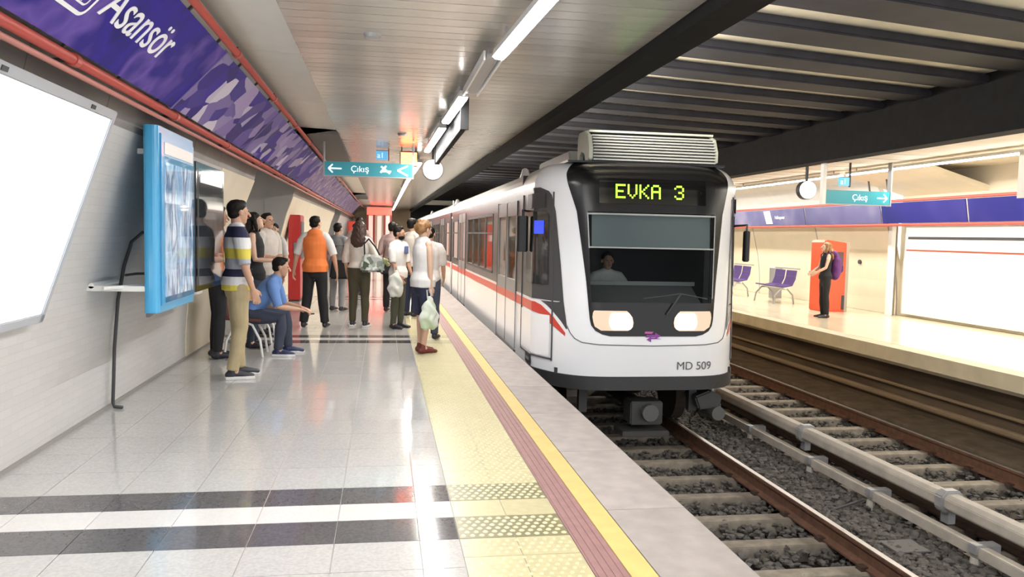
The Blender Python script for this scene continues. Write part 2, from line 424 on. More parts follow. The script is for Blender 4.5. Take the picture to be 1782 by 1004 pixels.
# ceiling over the platform: cross slats, each its own part
CZ = 2.95
def bx(y): return 1.93-.0085*(y-5)
ce = MB(); ce.add([(-.7, -6, CZ+.05), (bx(-6), -6, CZ+.05), (bx(50), 50, CZ+.05), (-.7, 50, CZ+.05), (-.7, -6, CZ+.12), (bx(-6), -6, CZ+.12), (bx(50), 50, CZ+.12), (-.7, 50, CZ+.12)],
       [(0, 3, 2, 1), (4, 5, 6, 7), (0, 1, 5, 4), (1, 2, 6, 5), (2, 3, 7, 6), (3, 0, 4, 7)])
ceil = ce.build('ceiling', mat('ceiling_back', (.1, .09, .08), .8)); tag(ceil, kind='structure')
y = -3.; sl = {}
while y < 49.9:
    k = round(bx(y), 1)
    if k not in sl: sl[k] = MB().box(-.69, k+.02, .004, .176+.004, CZ, CZ+.02).mesh('ceiling_slat', m_ceil)
    if y < 47: link('ceiling_slat', sl[k], ceil, (0, y, 0))
    y += .186
MB().box(-.69, 1.55, 47, 50, CZ, CZ+.02).build('ceiling_slat', m_ceil, ceil)
for x_, y_ in ((-.1, 6.1), (.25, 12.0), (.15, 18.5)):   # small round ceiling roses
    o = MB().tube([(x_, y_, CZ+.005), (x_, y_, CZ-.025)], [.07, .055], n=16, round_ends=False).build('ceiling_speaker', m_gmet)
    tag(o, {6.1: 'round grey ceiling speaker nearest the camera', 12.0: 'small round grey ceiling speaker, middle one of three', 18.5: 'small round grey ceiling speaker above the hanging exit sign'}[y_], 'speaker')
# end wall of the platform
tag(MB().box(-2.6, 1.6, 50, 50.2, 0, 3.0).build('wall_back', m_cream), kind='structure')

# ------------------------------------------------------------------ TRACK TROUGH
tr = MB(); tr.box(EX-.1, 8.2, -2, 62, -1.45, -1.22); bed = tr.build('trackbed', mat('ballast_ground', (.035, .033, .03), .95, var=.5, scale=22, bump=.9, bscale=40)); tag(bed, kind='structure')
# ballast stones: one mesh of small angular stones
ico = bmesh.new(); bmesh.ops.create_icosphere(ico, subdivisions=1, radius=1); IV = np.array([v.co[:] for v in ico.verts]); IF = np.array([[v.index for v in f.verts] for f in ico.faces]); ico.free()
rng = np.random.default_rng(3)
def stones(n, x0, x1, y0, y1, s0, s1, base):
    c = np.stack([rng.uniform(x0, x1, n), y0+(y1-y0)*rng.uniform(0, 1, n)**1.25, base+rng.uniform(-.03, .03, n)], 1)
    V = IV[None]*rng.uniform(.6, 1.2, (n, len(IV), 1))*rng.uniform(s0, s1, (n, 1, 1))*np.stack([rng.uniform(.8, 1.3, n), rng.uniform(.8, 1.3, n), rng.uniform(.5, .9, n)], 1)[:, None, :]+c[:, None, :]
    F = IF[None]+(np.arange(n)*len(IV))[:, None, None]
    return V.reshape(-1, 3), F.reshape(-1, 3)
SV = []; SF = []; off = 0
for args in ((9500, 1.7, 4.8, 2.6, 12, .018, .045, -1.13), (9000, 3.95, 4.75, 3.0, 14, .02, .05, -1.07), (9000, 4.8, 7.9, 4.4, 18, .018, .045, -1.13), (2500, 4.8, 7.9, 18, 40, .03, .06, -1.13)):
    V, F = stones(*args); SV.append(V); SF.append(F+off); off += len(V)
me = bpy.data.meshes.new('ballast'); me.from_pydata(np.concatenate(SV).tolist(), [], np.concatenate(SF).tolist())
m_stone = mat('ballast_stone', (.115, .105, .095), .9, var=.65, scale=14, bump=.2); me.materials.append(m_stone)
tag(link('ballast_stones', me), 'dark grey crushed stone ballast filling the track trough', 'ballast', kind='stuff')
# sleepers
m_slp = mat('sleeper', (.27, .235, .19), .85, var=.35, scale=9, bump=.25, rnd=.15)
slm = MB().prism([(-.11, -.14), (.11, -.14), (.085, 0), (-.085, 0)], -1.2, 1.2, axis=0).mesh('sleeper', m_slp, bevel=.008)
def sleepers(xc, y0, y1, text_, grp, step=.62):
    y = y0; k = 0
    while y < y1:
        o = link('sleeper', slm, bed, (xc, y+random.uniform(-.02, .02), -1.075)); y += step; k += 1
sleepers(3.10, 3.2, 16, 'concrete sleeper under the near track beside the left platform', 'sleepers of the near track')
sleepers(6.02, 4.6, 38, 'concrete sleeper under the far track beyond the power rail', 'sleepers of the far track')
m_rust = mat('rail_rust', (.13, .06, .035), .8, var=.4, scale=12); m_head = mat('rail_head', (.42, .40, .38), .34, metal=1)
m_drail = mat('rail_dark', (.06, .035, .025), .6, var=.3)
RP = [(-.07, -.165), (.07, -.165), (.07, -.15), (.012, -.13), (.012, -.04), (.034, -.03), (.034, -.004), (-.034, -.004), (-.034, -.03), (-.012, -.04), (-.012, -.13), (-.07, -.15)]
def rail(x, label, hm, y0=1, y1=60, rm=m_rust):
    t = empty('running_rail', (x, 0, -.905), label, 'rail')
    MB().prism(RP, y0, y1).build('rail_web', rm, t); MB().box(-.026, .026, y0, y1, -.004, .001).build('rail_head', hm, t)
    cl = MB()
    for k in range(30):
        yy = 3.2+.62*k
        for s in (-1, 1): cl.box(s*.075-.03, s*.075+.03, yy-.04, yy+.04, -.17, -.135)
    tag(cl.build('rail_clips', m_drail, t), kind='stuff')
rail(3.10-.735, 'near track rail hidden below the left platform edge', m_head)
rail(3.10+.735, 'rust sided rail with a bright polished top running under the train', m_head)
rail(5.29, 'dark rail just behind the tube shaped power rail cover', mat('rail_head_dull', (.2, .17, .15), .45, metal=.7), rm=m_drail)
rail(6.75, 'brown rail farthest right, below the opposite platform', m_head)
# power rail: round cover on brackets, end ramp
m_cov = mat('rail_cover', (.44, .40, .35), .55, var=.2, scale=6)
pr = empty('power_rail', (4.98, 0, -.76), 'beige tube shaped cover of the power rail between the tracks', 'power rail')

def octo(w_, h_): return [(w_*a, h_*b) for a, b in ((-1, -.6), (-.7, -1), (.7, -1), (1, -.6), (1, .5), (.6, 1), (-.6, 1), (-1, .5))]
for a, b in ((3, 6.27), (6.33, 8.72), (8.78, 11.2), (11.6, 17), (17.1, 24), (24.1, 40)):
    MB().prism(octo(.085, .07), a, b).build('cover_segment', m_cov, pr, bevel=.006)
for yy in (6.3, 8.75, 11.35, 17.05, 24.05):
    MB().prism(octo(.112, .098), yy-.05, yy+.05).build('collar', m_gmet, pr, bevel=.01)
    MB().box(-.035, .035, yy-.05, yy+.05, -.20, -.08).build('bracket', m_gmet, pr)
MB().tube([(0, 11.6, .0), (-.02, 11.45, .07), (-.06, 11.35, .08), (-.12, 11.25, .02)], .025, n=8).build('end_horn', m_gmet, pr)
gb = empty('guard_beam', (4.72, 0, -.93), 'flat beige beam laid along the ballast left of the power rail', 'beam')
for a, b in ((3, 8.1), (8.16, 12.6), (12.66, 20), (20.06, 40)): MB().box(-.045, .045, a, b, -.045, .045).build('beam_length', m_cov, gb, bevel=.006)
for k, yy in enumerate((5.6, 7.0, 8.13, 9.6, 11, 12.63)):
    MB().box(-.07, .16, yy-.05, yy+.05, -.02, .06).build('clamp', m_gmet, gb, bevel=.008)
    b = MB(); b.tube([(-.03, yy, -.05), (-.03, yy, -.19)], [.035, .05], n=8, round_ends=False); b.box(-.1, .04, yy-.06, yy+.06, -.23, -.18); b.build('insulator', mat('insulator', (.42, .40, .36), .5), gb)
jb = empty('track_box', (4.35, 6.0, -1.07), 'low flat grey junction box lying on the ballast', 'box')
m_jb = mat('dull_grey', (.13, .125, .12), .8); MB().box(-.14, .14, -.12, .12, -.03, .03).build('casing', m_jb, jb, bevel=.01); MB().box(-.15, .15, -.13, .13, .03, .042).build('lid', m_jb, jb)
cb = MB().tube([(4.0, 6.15, -1.04), (3.9, 6.5, -1.03), (4.2, 6.9, -1.04), (4.6, 7.0, -.98)], .014, n=6, round_ends=False).build('track_cable', m_dmet); tag(cb, 'thin dark cable from the track box to the guard beam', 'cable')

# ------------------------------------------------------------------ structure above the tracks
def slant_box(mb, x0f, x1f, y0, y1, z0, z1, n=1):
    ys = [y0+(y1-y0)*i/n for i in range(n+1)]
    for a, b in zip(ys[:-1], ys[1:]):
        mb.add([(x0f(a), a, z0), (x1f(a), a, z0), (x1f(b), b, z0), (x0f(b), b, z0), (x0f(a), a, z1), (x1f(a), a, z1), (x1f(b), b, z1), (x0f(b), b, z1)],
               [(0, 3, 2, 1), (4, 5, 6, 7), (0, 1, 5, 4), (1, 2, 6, 5), (2, 3, 7, 6), (3, 0, 4, 7)])
g = MB(); slant_box(g, lambda y: bx(y), lambda y: bx(y)+.24, -3, 60, 2.86, 3.75)
lg = g.build('trim_1', m_black); tag(lg, kind='structure')
for i, yy in enumerate((4, 9, 14, 20, 28)):
    o = MB().box(-.05, .03, -2.2, 2.2, -.03, .03).build('added_batten', m_wmet, loc=(2.28, yy, 3.16), bevel=.01); tag(o, 'added slim batten behind the left long black beam, %s from the camera' % ('nearest', 'second', 'third', 'fourth', 'farthest')[i], 'lamp', 'added battens on the left long beam')  # housings added for the fill lamps that brighten the upper ceiling
for k in range(14):
    yy = 3.1+1.05*k; MB().box(bx(yy)+.24, bx(yy)+.30, yy, yy+.06, 2.9, 3.6).build('stiffener', m_black, lg)
g = MB().box(7.3, 7.6, 3, 60, 2.87, 3.75); rg = g.build('trim_2', m_black); tag(rg, kind='structure')
uc = MB().box(1.7, 7.6, 0, 60, 3.62, 3.75).build('ceiling.001', m_cgap); tag(uc, kind='structure')
SK = .21
def skew(x0, x1, y0, y1, z0, z1):
    return MB().add([(x0, y0, z0), (x1, y0+(x1-x0)*SK, z0), (x1, y1+(x1-x0)*SK, z0), (x0, y1, z0), (x0, y0, z1), (x1, y0+(x1-x0)*SK, z1), (x1, y1+(x1-x0)*SK, z1), (x0, y1, z1)],
             [(0, 3, 2, 1), (4, 5, 6, 7), (0, 1, 5, 4), (1, 2, 6, 5), (2, 3, 7, 6), (3, 0, 4, 7)])
bmA = skew(2.0, 7.35, 0, .44, 3.50, 3.60).mesh('cross_beam', m_beam, bevel=.02)
bmL = skew(2.0, 7.35, 0, .20, 3.545, 3.6).mesh('cross_rib', m_beam, bevel=.01)
for k in range(44):
    yy = 2.6+1.05*k
    link('cross_beam', bmA, uc, (0, yy, 0)); link('cross_rib', bmL, uc, (0, yy+.47, 0))

# ------------------------------------------------------------------ RIGHT PLATFORM
m_floor2 = mat('far_floor', (.74, .66, .48), .22, var=.08, scale=5)
f2 = MB().box(7.55, 13.2, 3, 60, -.3, -.006).build('floor.001', m_floor2); tag(f2, kind='structure')
MB().box(7.3, 7.60, 3, 60, -.20, .0).build('platform_edge', mat('far_edge', (.60, .53, .38), .5, var=.15, scale=3), f2)
yy = 5.0
m_ft = mat('far_floor_tile', (.76, .69, .52), .16, var=.06, scale=8, rnd=.06)
while yy < 24:
    for i in range(5): link('floor_slab', slab(.62, .9, m_ft, 'fslab'), f2, (7.61+.62*i, yy, -.006))
    yy += .9
MB().box(7.61, 10.8, 24, 60, -.006, 0).build('distant_floor', m_ft, f2)
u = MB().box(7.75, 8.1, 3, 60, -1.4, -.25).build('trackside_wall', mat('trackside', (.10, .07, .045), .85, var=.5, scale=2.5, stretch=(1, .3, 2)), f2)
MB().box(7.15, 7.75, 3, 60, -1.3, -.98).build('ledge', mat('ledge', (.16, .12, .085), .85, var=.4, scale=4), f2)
for zz, r in ((-.82, .05), (-.62, .025)):
    o = MB().tube([(7.68, 3, zz), (7.68, 60, zz)], r, n=10, round_ends=False).build('trackside_pipe', mat('brown_pipe', (.22, .16, .10), .6)); tag(o, 'thick brown pipe along the wall below the opposite platform' if r > .03 else 'thin brown conduit above the thick pipe below the opposite platform', 'pipe')
WX = 10.75
PR = [(-x-2.25, z) for x, z in PROF]   # offset inwards from the base
# right wall: mirror of the profile
wr = MB(); shell(wr, PROF, 15.5, 60, .12, -1, WX-2.25); wall2 = wr.build('wall_right', m_cream); tag(wall2, kind='structure')
b = MB().box(WX+.05, WX+.2, 3, 15.55, 0, 3.0); b.build('flat_wall', m_cream, wall2)
b = MB(); shell(b, PROF2+PROF3[1:], 15.5, 60, .1, -1, WX-2.25); b.build('vault', m_vault, wall2)
for yy in (15.5, 18.4, 21.8, 25.2):   # bay joints
    b = MB(); shell(b, [(x+.012, z) for x, z in PROF], yy, yy+.02, .02, -1, WX-2.25); b.build('joint_strip', m_portal, wall2)
c2 = MB().box(7.6, 9.2, 3, 60, CZ, CZ+.1).build('ceiling.002', mat('far_ceiling', (.70, .62, .48), .5, var=.12, scale=1.5, stretch=(.3, 3, 1))); tag(c2, kind='structure')
MB().box(9.2, 11.0, 3, 15.5, CZ-.0, CZ+.1).build('ceiling_panel', m_cream, c2)
b = MB()
for k in range(28): b.box(7.62, 9.2, 12+.75*k, 12.02+.75*k, CZ-.004, CZ)
tag(b.build('ceiling_joints', m_portal, c2), kind='stuff')
tag(MB().box(7.6, 13, 60, 60.2, -1.3, 3).build('wall_end', m_cream), kind='structure')
tag(MB().box(1.5, 7.6, 60, 60.2, -1.3, 3.8).build('wall_tunnel', m_dark), kind='structure')
# slanted cream vault slab near the right border
tag(MB().prism([(9.2, 2.95), (10.8, 2.5), (10.8, 2.6), (9.2, 3.05)], 13.1, 15.5).build('trim_3', m_cream), kind='structure')
# white lit panel with grey and red lines
lb = empty('billboard', (WX-.05, 11.5, 0), 'large white lit wall panel with a grey and a red line, right side', 'advertising panel')
MB().box(-.02, .06, 0, 3.75, .06, 1.88).build('frame', m_wmet, lb)
MB().box(-.03, -.02, .04, 3.7, .1, 1.84).build('panel_face', mat('lit_white', (.9, .87, .8), .5, emit=(1, .94, .85), es=.5), lb)
MB().box(-.036, -.03, 0.25, 3.62, 1.60, 1.655).build('grey_line', mat('greyline', (.12, .13, .15), .5), lb)
MB().box(-.036, -.03, 0.2, 3.66, 1.36, 1.395).build('red_line', mat('redline', (.7, .16, .1), .5), lb)
o = MB().box(10.42, 10.52, 15.3, 15.42, 0, 2.0).build('white_post', m_wmet, bevel=.01); tag(o, 'slim white post beside the white lit wall panel', 'post')
o = MB().box(10.55, 10.66, 15.45, 15.5, 0, 2.0).build('trim_4', mat('jamb_dark', (.3, .26, .2), .7)); tag(o, kind='structure')  # dark strip at the corner of the opening
# round wall fitting
o = MB().tube([(10.70, 16.75, 1.08), (10.62, 16.75, 1.08)], [.06, .045], n=14, round_ends=False).build('wall_fitting', m_dmet); tag(o, 'small round dark fitting on the cream wall right of the red kiosk', 'wall fitting')

# banners -------------------------------------------------------------
violet = [(.02, .01, .14), (.04, .02, .28), (.02, .012, .12), (.12, .08, .30), (.36, .28, .48), (.03, .015, .22), (.62, .56, .66)]
m_ban1 = blot('banner_violet', [(.010, .006, .14), (.022, .010, .26), (.016, .008, .2), (.12, .07, .34), (.02, .012, .2)], 2.8, .55, 'noise', 3)
m_ban2 = blot('banner_crowd', violet, 4.6, .55, stretch=(1, .7, 1))
m_ban3 = blot('banner_faded', [(.14, .09, .26), (.26, .2, .3), (.10, .06, .2), (.40, .35, .38)], 8, .6, stretch=(1, .6, 1))
P0 = Vector((-1.60, 0, 2.36)); E2 = Vector((.46, 0, .49)).normalized(); NB = Vector((0, 1, 0)).cross(E2)
ban = empty('station_banner', (0, 0, 0), 'violet printed banner hung between two red pipes above the left wall', 'banner')
seg = [(-1.0, 3.0, m_ban1), (3.0, 6.35, m_ban1), (6.35, 9.4, m_ban2), (9.4, 12.6, m_ban2), (12.6, 16, m_ban2), (16, 21, m_ban3), (21, 28, m_ban3), (28, 40, m_ban3)]
for a, b_, m in seg:
    mb = MB(); c = P0+E2*.335+Vector((0, (a+b_)/2, 0)); mb.obox(c, Vector((0, 1, 0)), E2, NB, (b_-a)/2-.012, .285, .006)
    mb.build('banner_panel', m, ban)
    mb = MB(); mb.obox(P0+E2*.335+Vector((0, b_, 0)), Vector((0, 1, 0)), E2, NB, .012, .30, .012); mb.build('frame_bar', mat('violet_frame', (.16, .12, .3), .5), ban)
mb = MB()
y = 1.
while y < 40:
    mb.obox(P0+E2*.335+Vector((0, y, 0))-NB*.02, Vector((0, 1, 0)), E2, NB, .012, .335, .008); y += .85 if y < 16 else 2
tag(mb.build('hangers', m_dmet, ban), kind='stuff')
def bt(y, s, d=.008): return P0+E2*s+Vector((0, y, 0))+NB*d
text('lettering', 'Asansör', .33, mat('banner_white', (.88, .88, .9), .5), ban, frame(bt(4.32, .27), (0, 1, 0), E2), sx=1.02)
# pictogram: rounded square outline with the lift figures
def outline(y0, y1, s0, s1, t, r, m, nm, par):
    def loop(q):
        P = []; a0, a1, b0, b1 = y0+q, y1-q, s0+q, s1-q; rr = max(r-q, .005)
        for cx, cy, st in ((a1-rr, b1-rr, 0), (a0+rr, b1-rr, 1), (a0+rr, b0+rr, 2), (a1-rr, b0+rr, 3)):
            for k in range(5): an = PI/2*(st+k/4); P.append((cx+rr*math.cos(an), cy+rr*math.sin(an)))
        return P
    A = loop(0); B = loop(t); n = len(A); mb = MB()
    mb.add([bt(*p, .0085) for p in A]+[bt(*p, .0085) for p in B], [(i, (i+1) % n, n+(i+1) % n, n+i) for i in range(n)]); mb.build(nm, m, par)
wm = MATS['banner_white']
outline(3.74, 4.24, .20, .62, .022, .06, wm, 'pictogram_frame', ban); outline(3.80, 4.18, .255, .56, .012, .03, wm, 'pictogram_frame', ban)
mb = MB()
for yy in (3.9, 4.0, 4.1):
    mb.obox(bt(yy, .37), Vector((0, 1, 0)), E2, NB, .025, .05, .001); mb.obox(bt(yy, .45), Vector((0, 1, 0)), E2, NB, .015, .018, .001); mb.obox(bt(yy, .30), Vector((0, 1, 0)), E2, NB, .015, .03, .001)
mb.build('pictogram_figures', wm, ban)
for (px, pz, lab, l2) in ((-1.60, 2.36, 'lower red pipe along the violet banner', 'r'), (-1.14, 2.86, 'upper red pipe between the violet banner and the ceiling', 'r')):
    t = empty('red_pipe', (px, 0, pz), lab+' on the left wall', 'pipe')
    MB().tube([(0, -3, 0), (0, 49, 0)], .028, n=12, round_ends=False).build('pipe_run', m_pipe, t, smooth=True)
    if pz < 2.5: MB().tube([(-.035, -3, -.05), (-.035, 49, -.05)], .016, n=10, round_ends=False).build('second_run', mat('pink_pipe', (.48, .20, .17), .4), t, smooth=True)
    for yy in (2.5, 4.55, 6.6, 8.7, 10.8, 12.9, 15, 18, 22, 26):
        MB().tube([(0, yy-.03, 0), (0, yy+.03, 0)], .036, n=12, round_ends=False).build('coupling', m_pipe, t)
        if pz > 2.5: MB().box(-.012, .012, yy-.012, yy+.012, .0, .05+.0).build('hanger', m_dmet, t)
        else: MB().tube([(0, yy, 0), (-.14, yy, -.01)], .012, n=6, round_ends=False).build('hanger', m_dmet, t)
# right banner
rbn = empty('station_banner', (10.0, 0, 0), 'blue printed banner between red rails above the opposite platform wall', 'banner')
m_rb = blot('banner_blue', [(.012, .016, .12), (.018, .018, .16), (.04, .035, .2)], 1.2, .6, 'noise'); m_rb2 = blot('banner_pale', [(.07, .07, .18), (.11, .11, .22), (.22, .2, .3)], 1.5, .6, 'noise')
for a, b_, m in ((8, 12.55, m_rb), (12.6, 15.0, m_rb), (15.05, 18.0, m_rb2), (18.05, 22, m_rb2), (22.05, 30, m_rb2)):
    MB().prism([(0, 1.91), (.02, 1.91), (-.05, 2.31), (-.07, 2.31)], a, b_).build('banner_panel', m, rbn)
for zz, dx in ((1.875, .01), (2.345, -.06)):
    MB().tube([(dx, 8, zz), (dx, 30, zz)], .028, n=10, round_ends=False).build('red_rail', m_pipe, rbn)
text('lettering', 'Halkapınar', .12, MATS['banner_white'], rbn, frame((-.045, 19.5, 2.07), (0, -1, 0), (-.17, 0, .98)), depth=.001)
mb = MB(); mb.add([(-.02, 19.65, 1.95), (-.02, 20.0, 1.95), (-.075, 20.1, 2.28), (-.075, 19.75, 2.28)], [(0, 1, 2, 3)]); mb.build('emblem', MATS['banner_white'], rbn)
for yy in (15.3, 14.7):
    o = MB().tube([(9.9, yy, 2.38), (9.8, yy, CZ)], .018, n=8, round_ends=False).build('ceiling_rod', m_dmet); tag(o, 'dark rod hanging from the ceiling beyond the opposite exit sign, %s one' % ('left' if yy > 15 else 'right'), 'rod')

# ------------------------------------------------------------------ ceiling light rows
def lx(y): return .88-.045*(y-4.5) if y < 8 else (.72-.012*(y-8) if y < 20 else .57-.003*(y-20))
lamps = [(-3.2, -.4), (-.1, 2.6), (2.8, 5.95), (7.7, 9.5), (10.0, 12.9), (15.0, 17.6), (18.0, 21), (21.4, 27), (27.4, 33), (33.4, 39), (39.4, 46)]
nth = ['nearest', 'second', 'third', 'fourth', 'fifth', 'sixth', 'seventh', 'eighth', 'ninth', 'tenth', 'farthest']
mtb = {}
for i, (a, b_) in enumerate(lamps):
    L = b_-a; t = empty('ceiling_lamp', (lx((a+b_)/2), (a+b_)/2, 2.80), 'white fluorescent ceiling lamp over the left platform, %s from the camera' % nth[i], 'lamp', 'fluorescent lamps over the left platform')
    t.rotation_euler = (0, 0, math.atan2(-(lx(b_)-lx(a)), L))
    MB().prism([(-.05, .0), (.05, .0), (.035, .06), (-.035, .06)], -L/2, L/2).build('housing', m_wmet, t)
    MB().box(-.042, .042, -L/2+.03, L/2-.03, -.022, 0).build('tube', m_tube, t, bevel=.01)
    for yy in (-L/2+.3, L/2-.3): MB().box(-.008, .008, yy-.008, yy+.008, .06, .15).build('hanger', m_gmet, t)
t = empty('lamp_tray', (.79, 6.85, 2.82), 'unlit grey lamp tray between the nearest and next ceiling lamps', 'lamp tray')
MB().box(-.05, .05, -.8, .8, 0, .03).build('tray', m_gmet, t)
for s in (-.065, .065): MB().box(s-.008, s+.008, -.8, .8, -.02, .05).build('side_rail', m_wmet, t)
for yy in (-.5, .5): MB().box(-.008, .008, yy-.008, yy+.008, .03, .13).build('hanger', m_gmet, t)
# side-on information board
t = empty('information_board', (.80, 10.2, 2.70), 'grey information board seen edge-on hanging below the ceiling lamps', 'information board')
MB().box(-.01, .05, -1.75, 2.6, -.10, .21).build('casing', mat('board_grey', (.03, .03, .03), .8, spec=.1), t, bevel=.01)
MB().box(-.028, .058, -1.78, -1.72, -.11, .22).build('end_frame', MATS['board_grey'], t); MB().box(-.028, .058, 2.58, 2.63, -.11, .22).build('end_frame', MATS['board_grey'], t)
for yy in (-1.5, 1.4): MB().box(0, .02, yy-.01, yy+.01, .2, .25).build('hanger', m_gmet, t)
for i, (a, b_) in enumerate(((5, 9.8), (10, 14.8), (15, 19.8), (20, 24.8), (25, 30))):
    t = empty('ceiling_lamp', (9.05, (a+b_)/2, 2.85), 'white fluorescent lamp over the opposite platform, %s from the camera' % nth[i], 'lamp', 'fluorescent lamps over the opposite platform')
    L = b_-a
    MB().box(-.05, .05, -L/2, L/2, .0, .05).build('housing', m_wmet, t); MB().box(-.035, .035, -L/2, L/2, -.02, 0).build('tube', m_tube, t)
    for yy in (-L/2+.3, L/2-.3): MB().box(-.008, .008, yy-.008, yy+.008, .05, .1).build('hanger', m_gmet, t)

# ------------------------------------------------------------------ hanging signs and clocks
def sign(loc, L, H, label, arrow, words_, hang, rz=0, icons=0):
    t = empty('exit_sign', loc, label, 'sign', rz=rz)
    MB().box(-L/2, L/2, 0, .08, 0, H).build('sign_box', m_teal, t, bevel=.006)
    fm = m_gmet
    for s in (-1, 1): MB().box(s*L/2-.012, s*L/2+.012, -.01, .09, -.02, H+hang).build('hanger', fm, t)
    MB().box(-L/2, L/2, -.006, .086, -.015, 0).build('bottom_rail', fm, t)
    F = lambda x, z: frame((x, -.003, z), (1, 0, 0), (0, 0, 1))
    ax = -L/2+.17 if arrow < 0 else L/2-.17; h = H*.30; mb = MB(); mb.box(ax-.10, ax+.10, -.004, -.001, H/2-.011, H/2+.011)
    for s in (-1, 1):
        a = Vector((ax+arrow*.10, -.0025, H/2)); b2 = a+Vector((-arrow*h, 0, s*h)); c = (a+b2)/2; d = (b2-a).normalized()
        mb.obox(c, d, Vector((0, 1, 0)), d.cross(Vector((0, 1, 0))), (b2-a).length/2, .0015, .011)
    mb.build('arrow', m_signw, t)
    text('lettering', words_, H*.62, m_signw, t, F(-.28 if arrow < 0 else -.12, H*.3), depth=.001)
    if icons:
        mb = MB()
        for x0, d in ((L/2-.42, 1), (L/2-.15, -1)):
            a = Vector((x0-.07, -.0025, H*.25)); b2 = Vector((x0+.07, -.0025, H*.78)) if d > 0 else Vector((x0+.07, -.0025, H*.25))
            for q, p in (((x0-.08, H*.75), (x0+.06, H*.25)), ((x0-.08, H*.4), (x0+.08, H*.4)), ((x0, H*.8), (x0-.09, H*.3))) if d > 0 else (((x0-.09, H*.5), (x0+.07, H*.85)), ((x0-.09, H*.5), (x0+.07, H*.12))):
                a = Vector((q[0], -.0025, q[1])); b2 = Vector((p[0], -.0025, p[1])); dd = (b2-a).normalized()
                mb.obox((a+b2)/2, dd, Vector((0, 1, 0)), dd.cross(Vector((0, 1, 0))), (b2-a).length/2, .0015, .014)
        mb.build('exit_symbols', m_signw, t)
    return t
sign((-.245, 12.95, 2.38), 1.38, .215, 'teal hanging exit sign with left arrow over the left platform', -1, 'Çıkış', .33, icons=1)
sign((8.2, 13.05, 2.18), 1.30, .235, 'teal hanging exit sign with right arrow over the opposite platform', 1, 'Çıkış', .52, rz=.06)
MB().box(7.5, 7.56, 13.0, 13.1, 2.16, CZ).build('white_strut', m_wmet); tag(bpy.data.objects['white_strut'], 'white strut at the left end of the opposite exit sign', 'strut')
m_blu = mat('blue_sign', (.05, .25, .5), .4, emit=(.15, .5, .8), es=.6)
def platform_number(loc, label):
    t = empty('platform_number_sign', loc, label, 'sign')
    MB().box(-.10, .10, 0, .05, 0, .15).build('sign_box', m_blu, t, bevel=.004); MB().box(.11, .125, 0, .05, -.02, CZ-loc[2]).build('hanger', m_dmet, t); MB().box(-.10, .125, .01, .04, .15, .16).build('top_rail', m_dmet, t)
    text('lettering', 'a1', .13, m_signw, t, frame((-.08, -.003, .03), (1, 0, 0), (0, 0, 1)), depth=.001)
platform_number((-.05, 14.2, 2.76), 'small blue number sign hanging above the left exit sign')
platform_number((8.2, 13.5, 2.53), 'small pale blue number sign above the opposite exit sign')
m_face = mat('clock_face', (.9, .9, .88), .4, emit=(1, .98, .95), es=.9)
def clock(loc, r, label):
    t = empty('platform_clock', loc, label, 'clock')
    MB().tube([(0, .0, 0), (0, .12, 0)], r, n=32, round_ends=False).build('casing', m_dmet, t)
    MB().tube([(0, -.012, 0), (0, .0, 0)], r*.93, n=32, round_ends=False).build('clock_face', m_face, t)
    mb = MB()
    for k in range(12):
        a = 2*PI*k/12; d = Vector((math.sin(a), 0, math.cos(a))); mb.obox(d*r*.8+Vector((0, -.0135, 0)), d, Vector((0, 1, 0)), d.cross(Vector((0, 1, 0))), r*.07, .001, r*.02)
    tag(mb.build('hour_marks', m_dmet, t), kind='stuff')
    for a, l in ((.9, .5), (-.5, .72)):
        d = Vector((math.sin(a), 0, math.cos(a))); MB().obox(d*r*l/2+Vector((0, -.0145, 0)), d, Vector((0, 1, 0)), d.cross(Vector((0, 1, 0))), r*l/2, .001, r*.022).build('clock_hand', mat('hand', (.25, .27, .35), .5), t)
    MB().box(-.02, .02, .04, .08, r*.9, CZ-loc[2]).build('hanger', m_dmet, t)
clock((.80, 13.6, 2.57), .175, 'round white double-faced clock hanging beside the left ceiling lamps')
clock((7.72, 13.9, 2.46), .175, 'round white clock hanging over the opposite platform')
t = empty('lit_sign', (8.80, 10, 2.2), 'white lit sign box hanging at the right edge over the opposite platform', 'sign')
MB().box(0, .5, 0, .12, 0, .62).build('sign_box', mat('sign_box_white', (.85, .85, .82), .5, emit=(1, .97, .9), es=.6), t, bevel=.015); MB().box(-.01, .0, -.01, .13, -.02, .64).build('frame', m_wmet, t)
for q in (.1, .4): MB().box(q-.01, q+.01, .05, .07, .62, .75).build('hanger', m_dmet, t)
# red display beyond the sign
t = empty('led_display', (.405, 13.9, 2.63), 'red lit display hanging just beyond the left exit sign', 'display')
MB().box(-.15, .15, .0, .1, 0, .26).build('casing', m_dmet, t)
MB().box(-.135, .135, -.004, 0, .02, .24).build('display_face', mat('red_led', (.8, .1, .03), .5, emit=(1, .13, .04), es=9), t)
for s in (-.12, .12): MB().box(s-.01, s+.01, .03, .05, .26, .33).build('hanger', m_dmet, t)

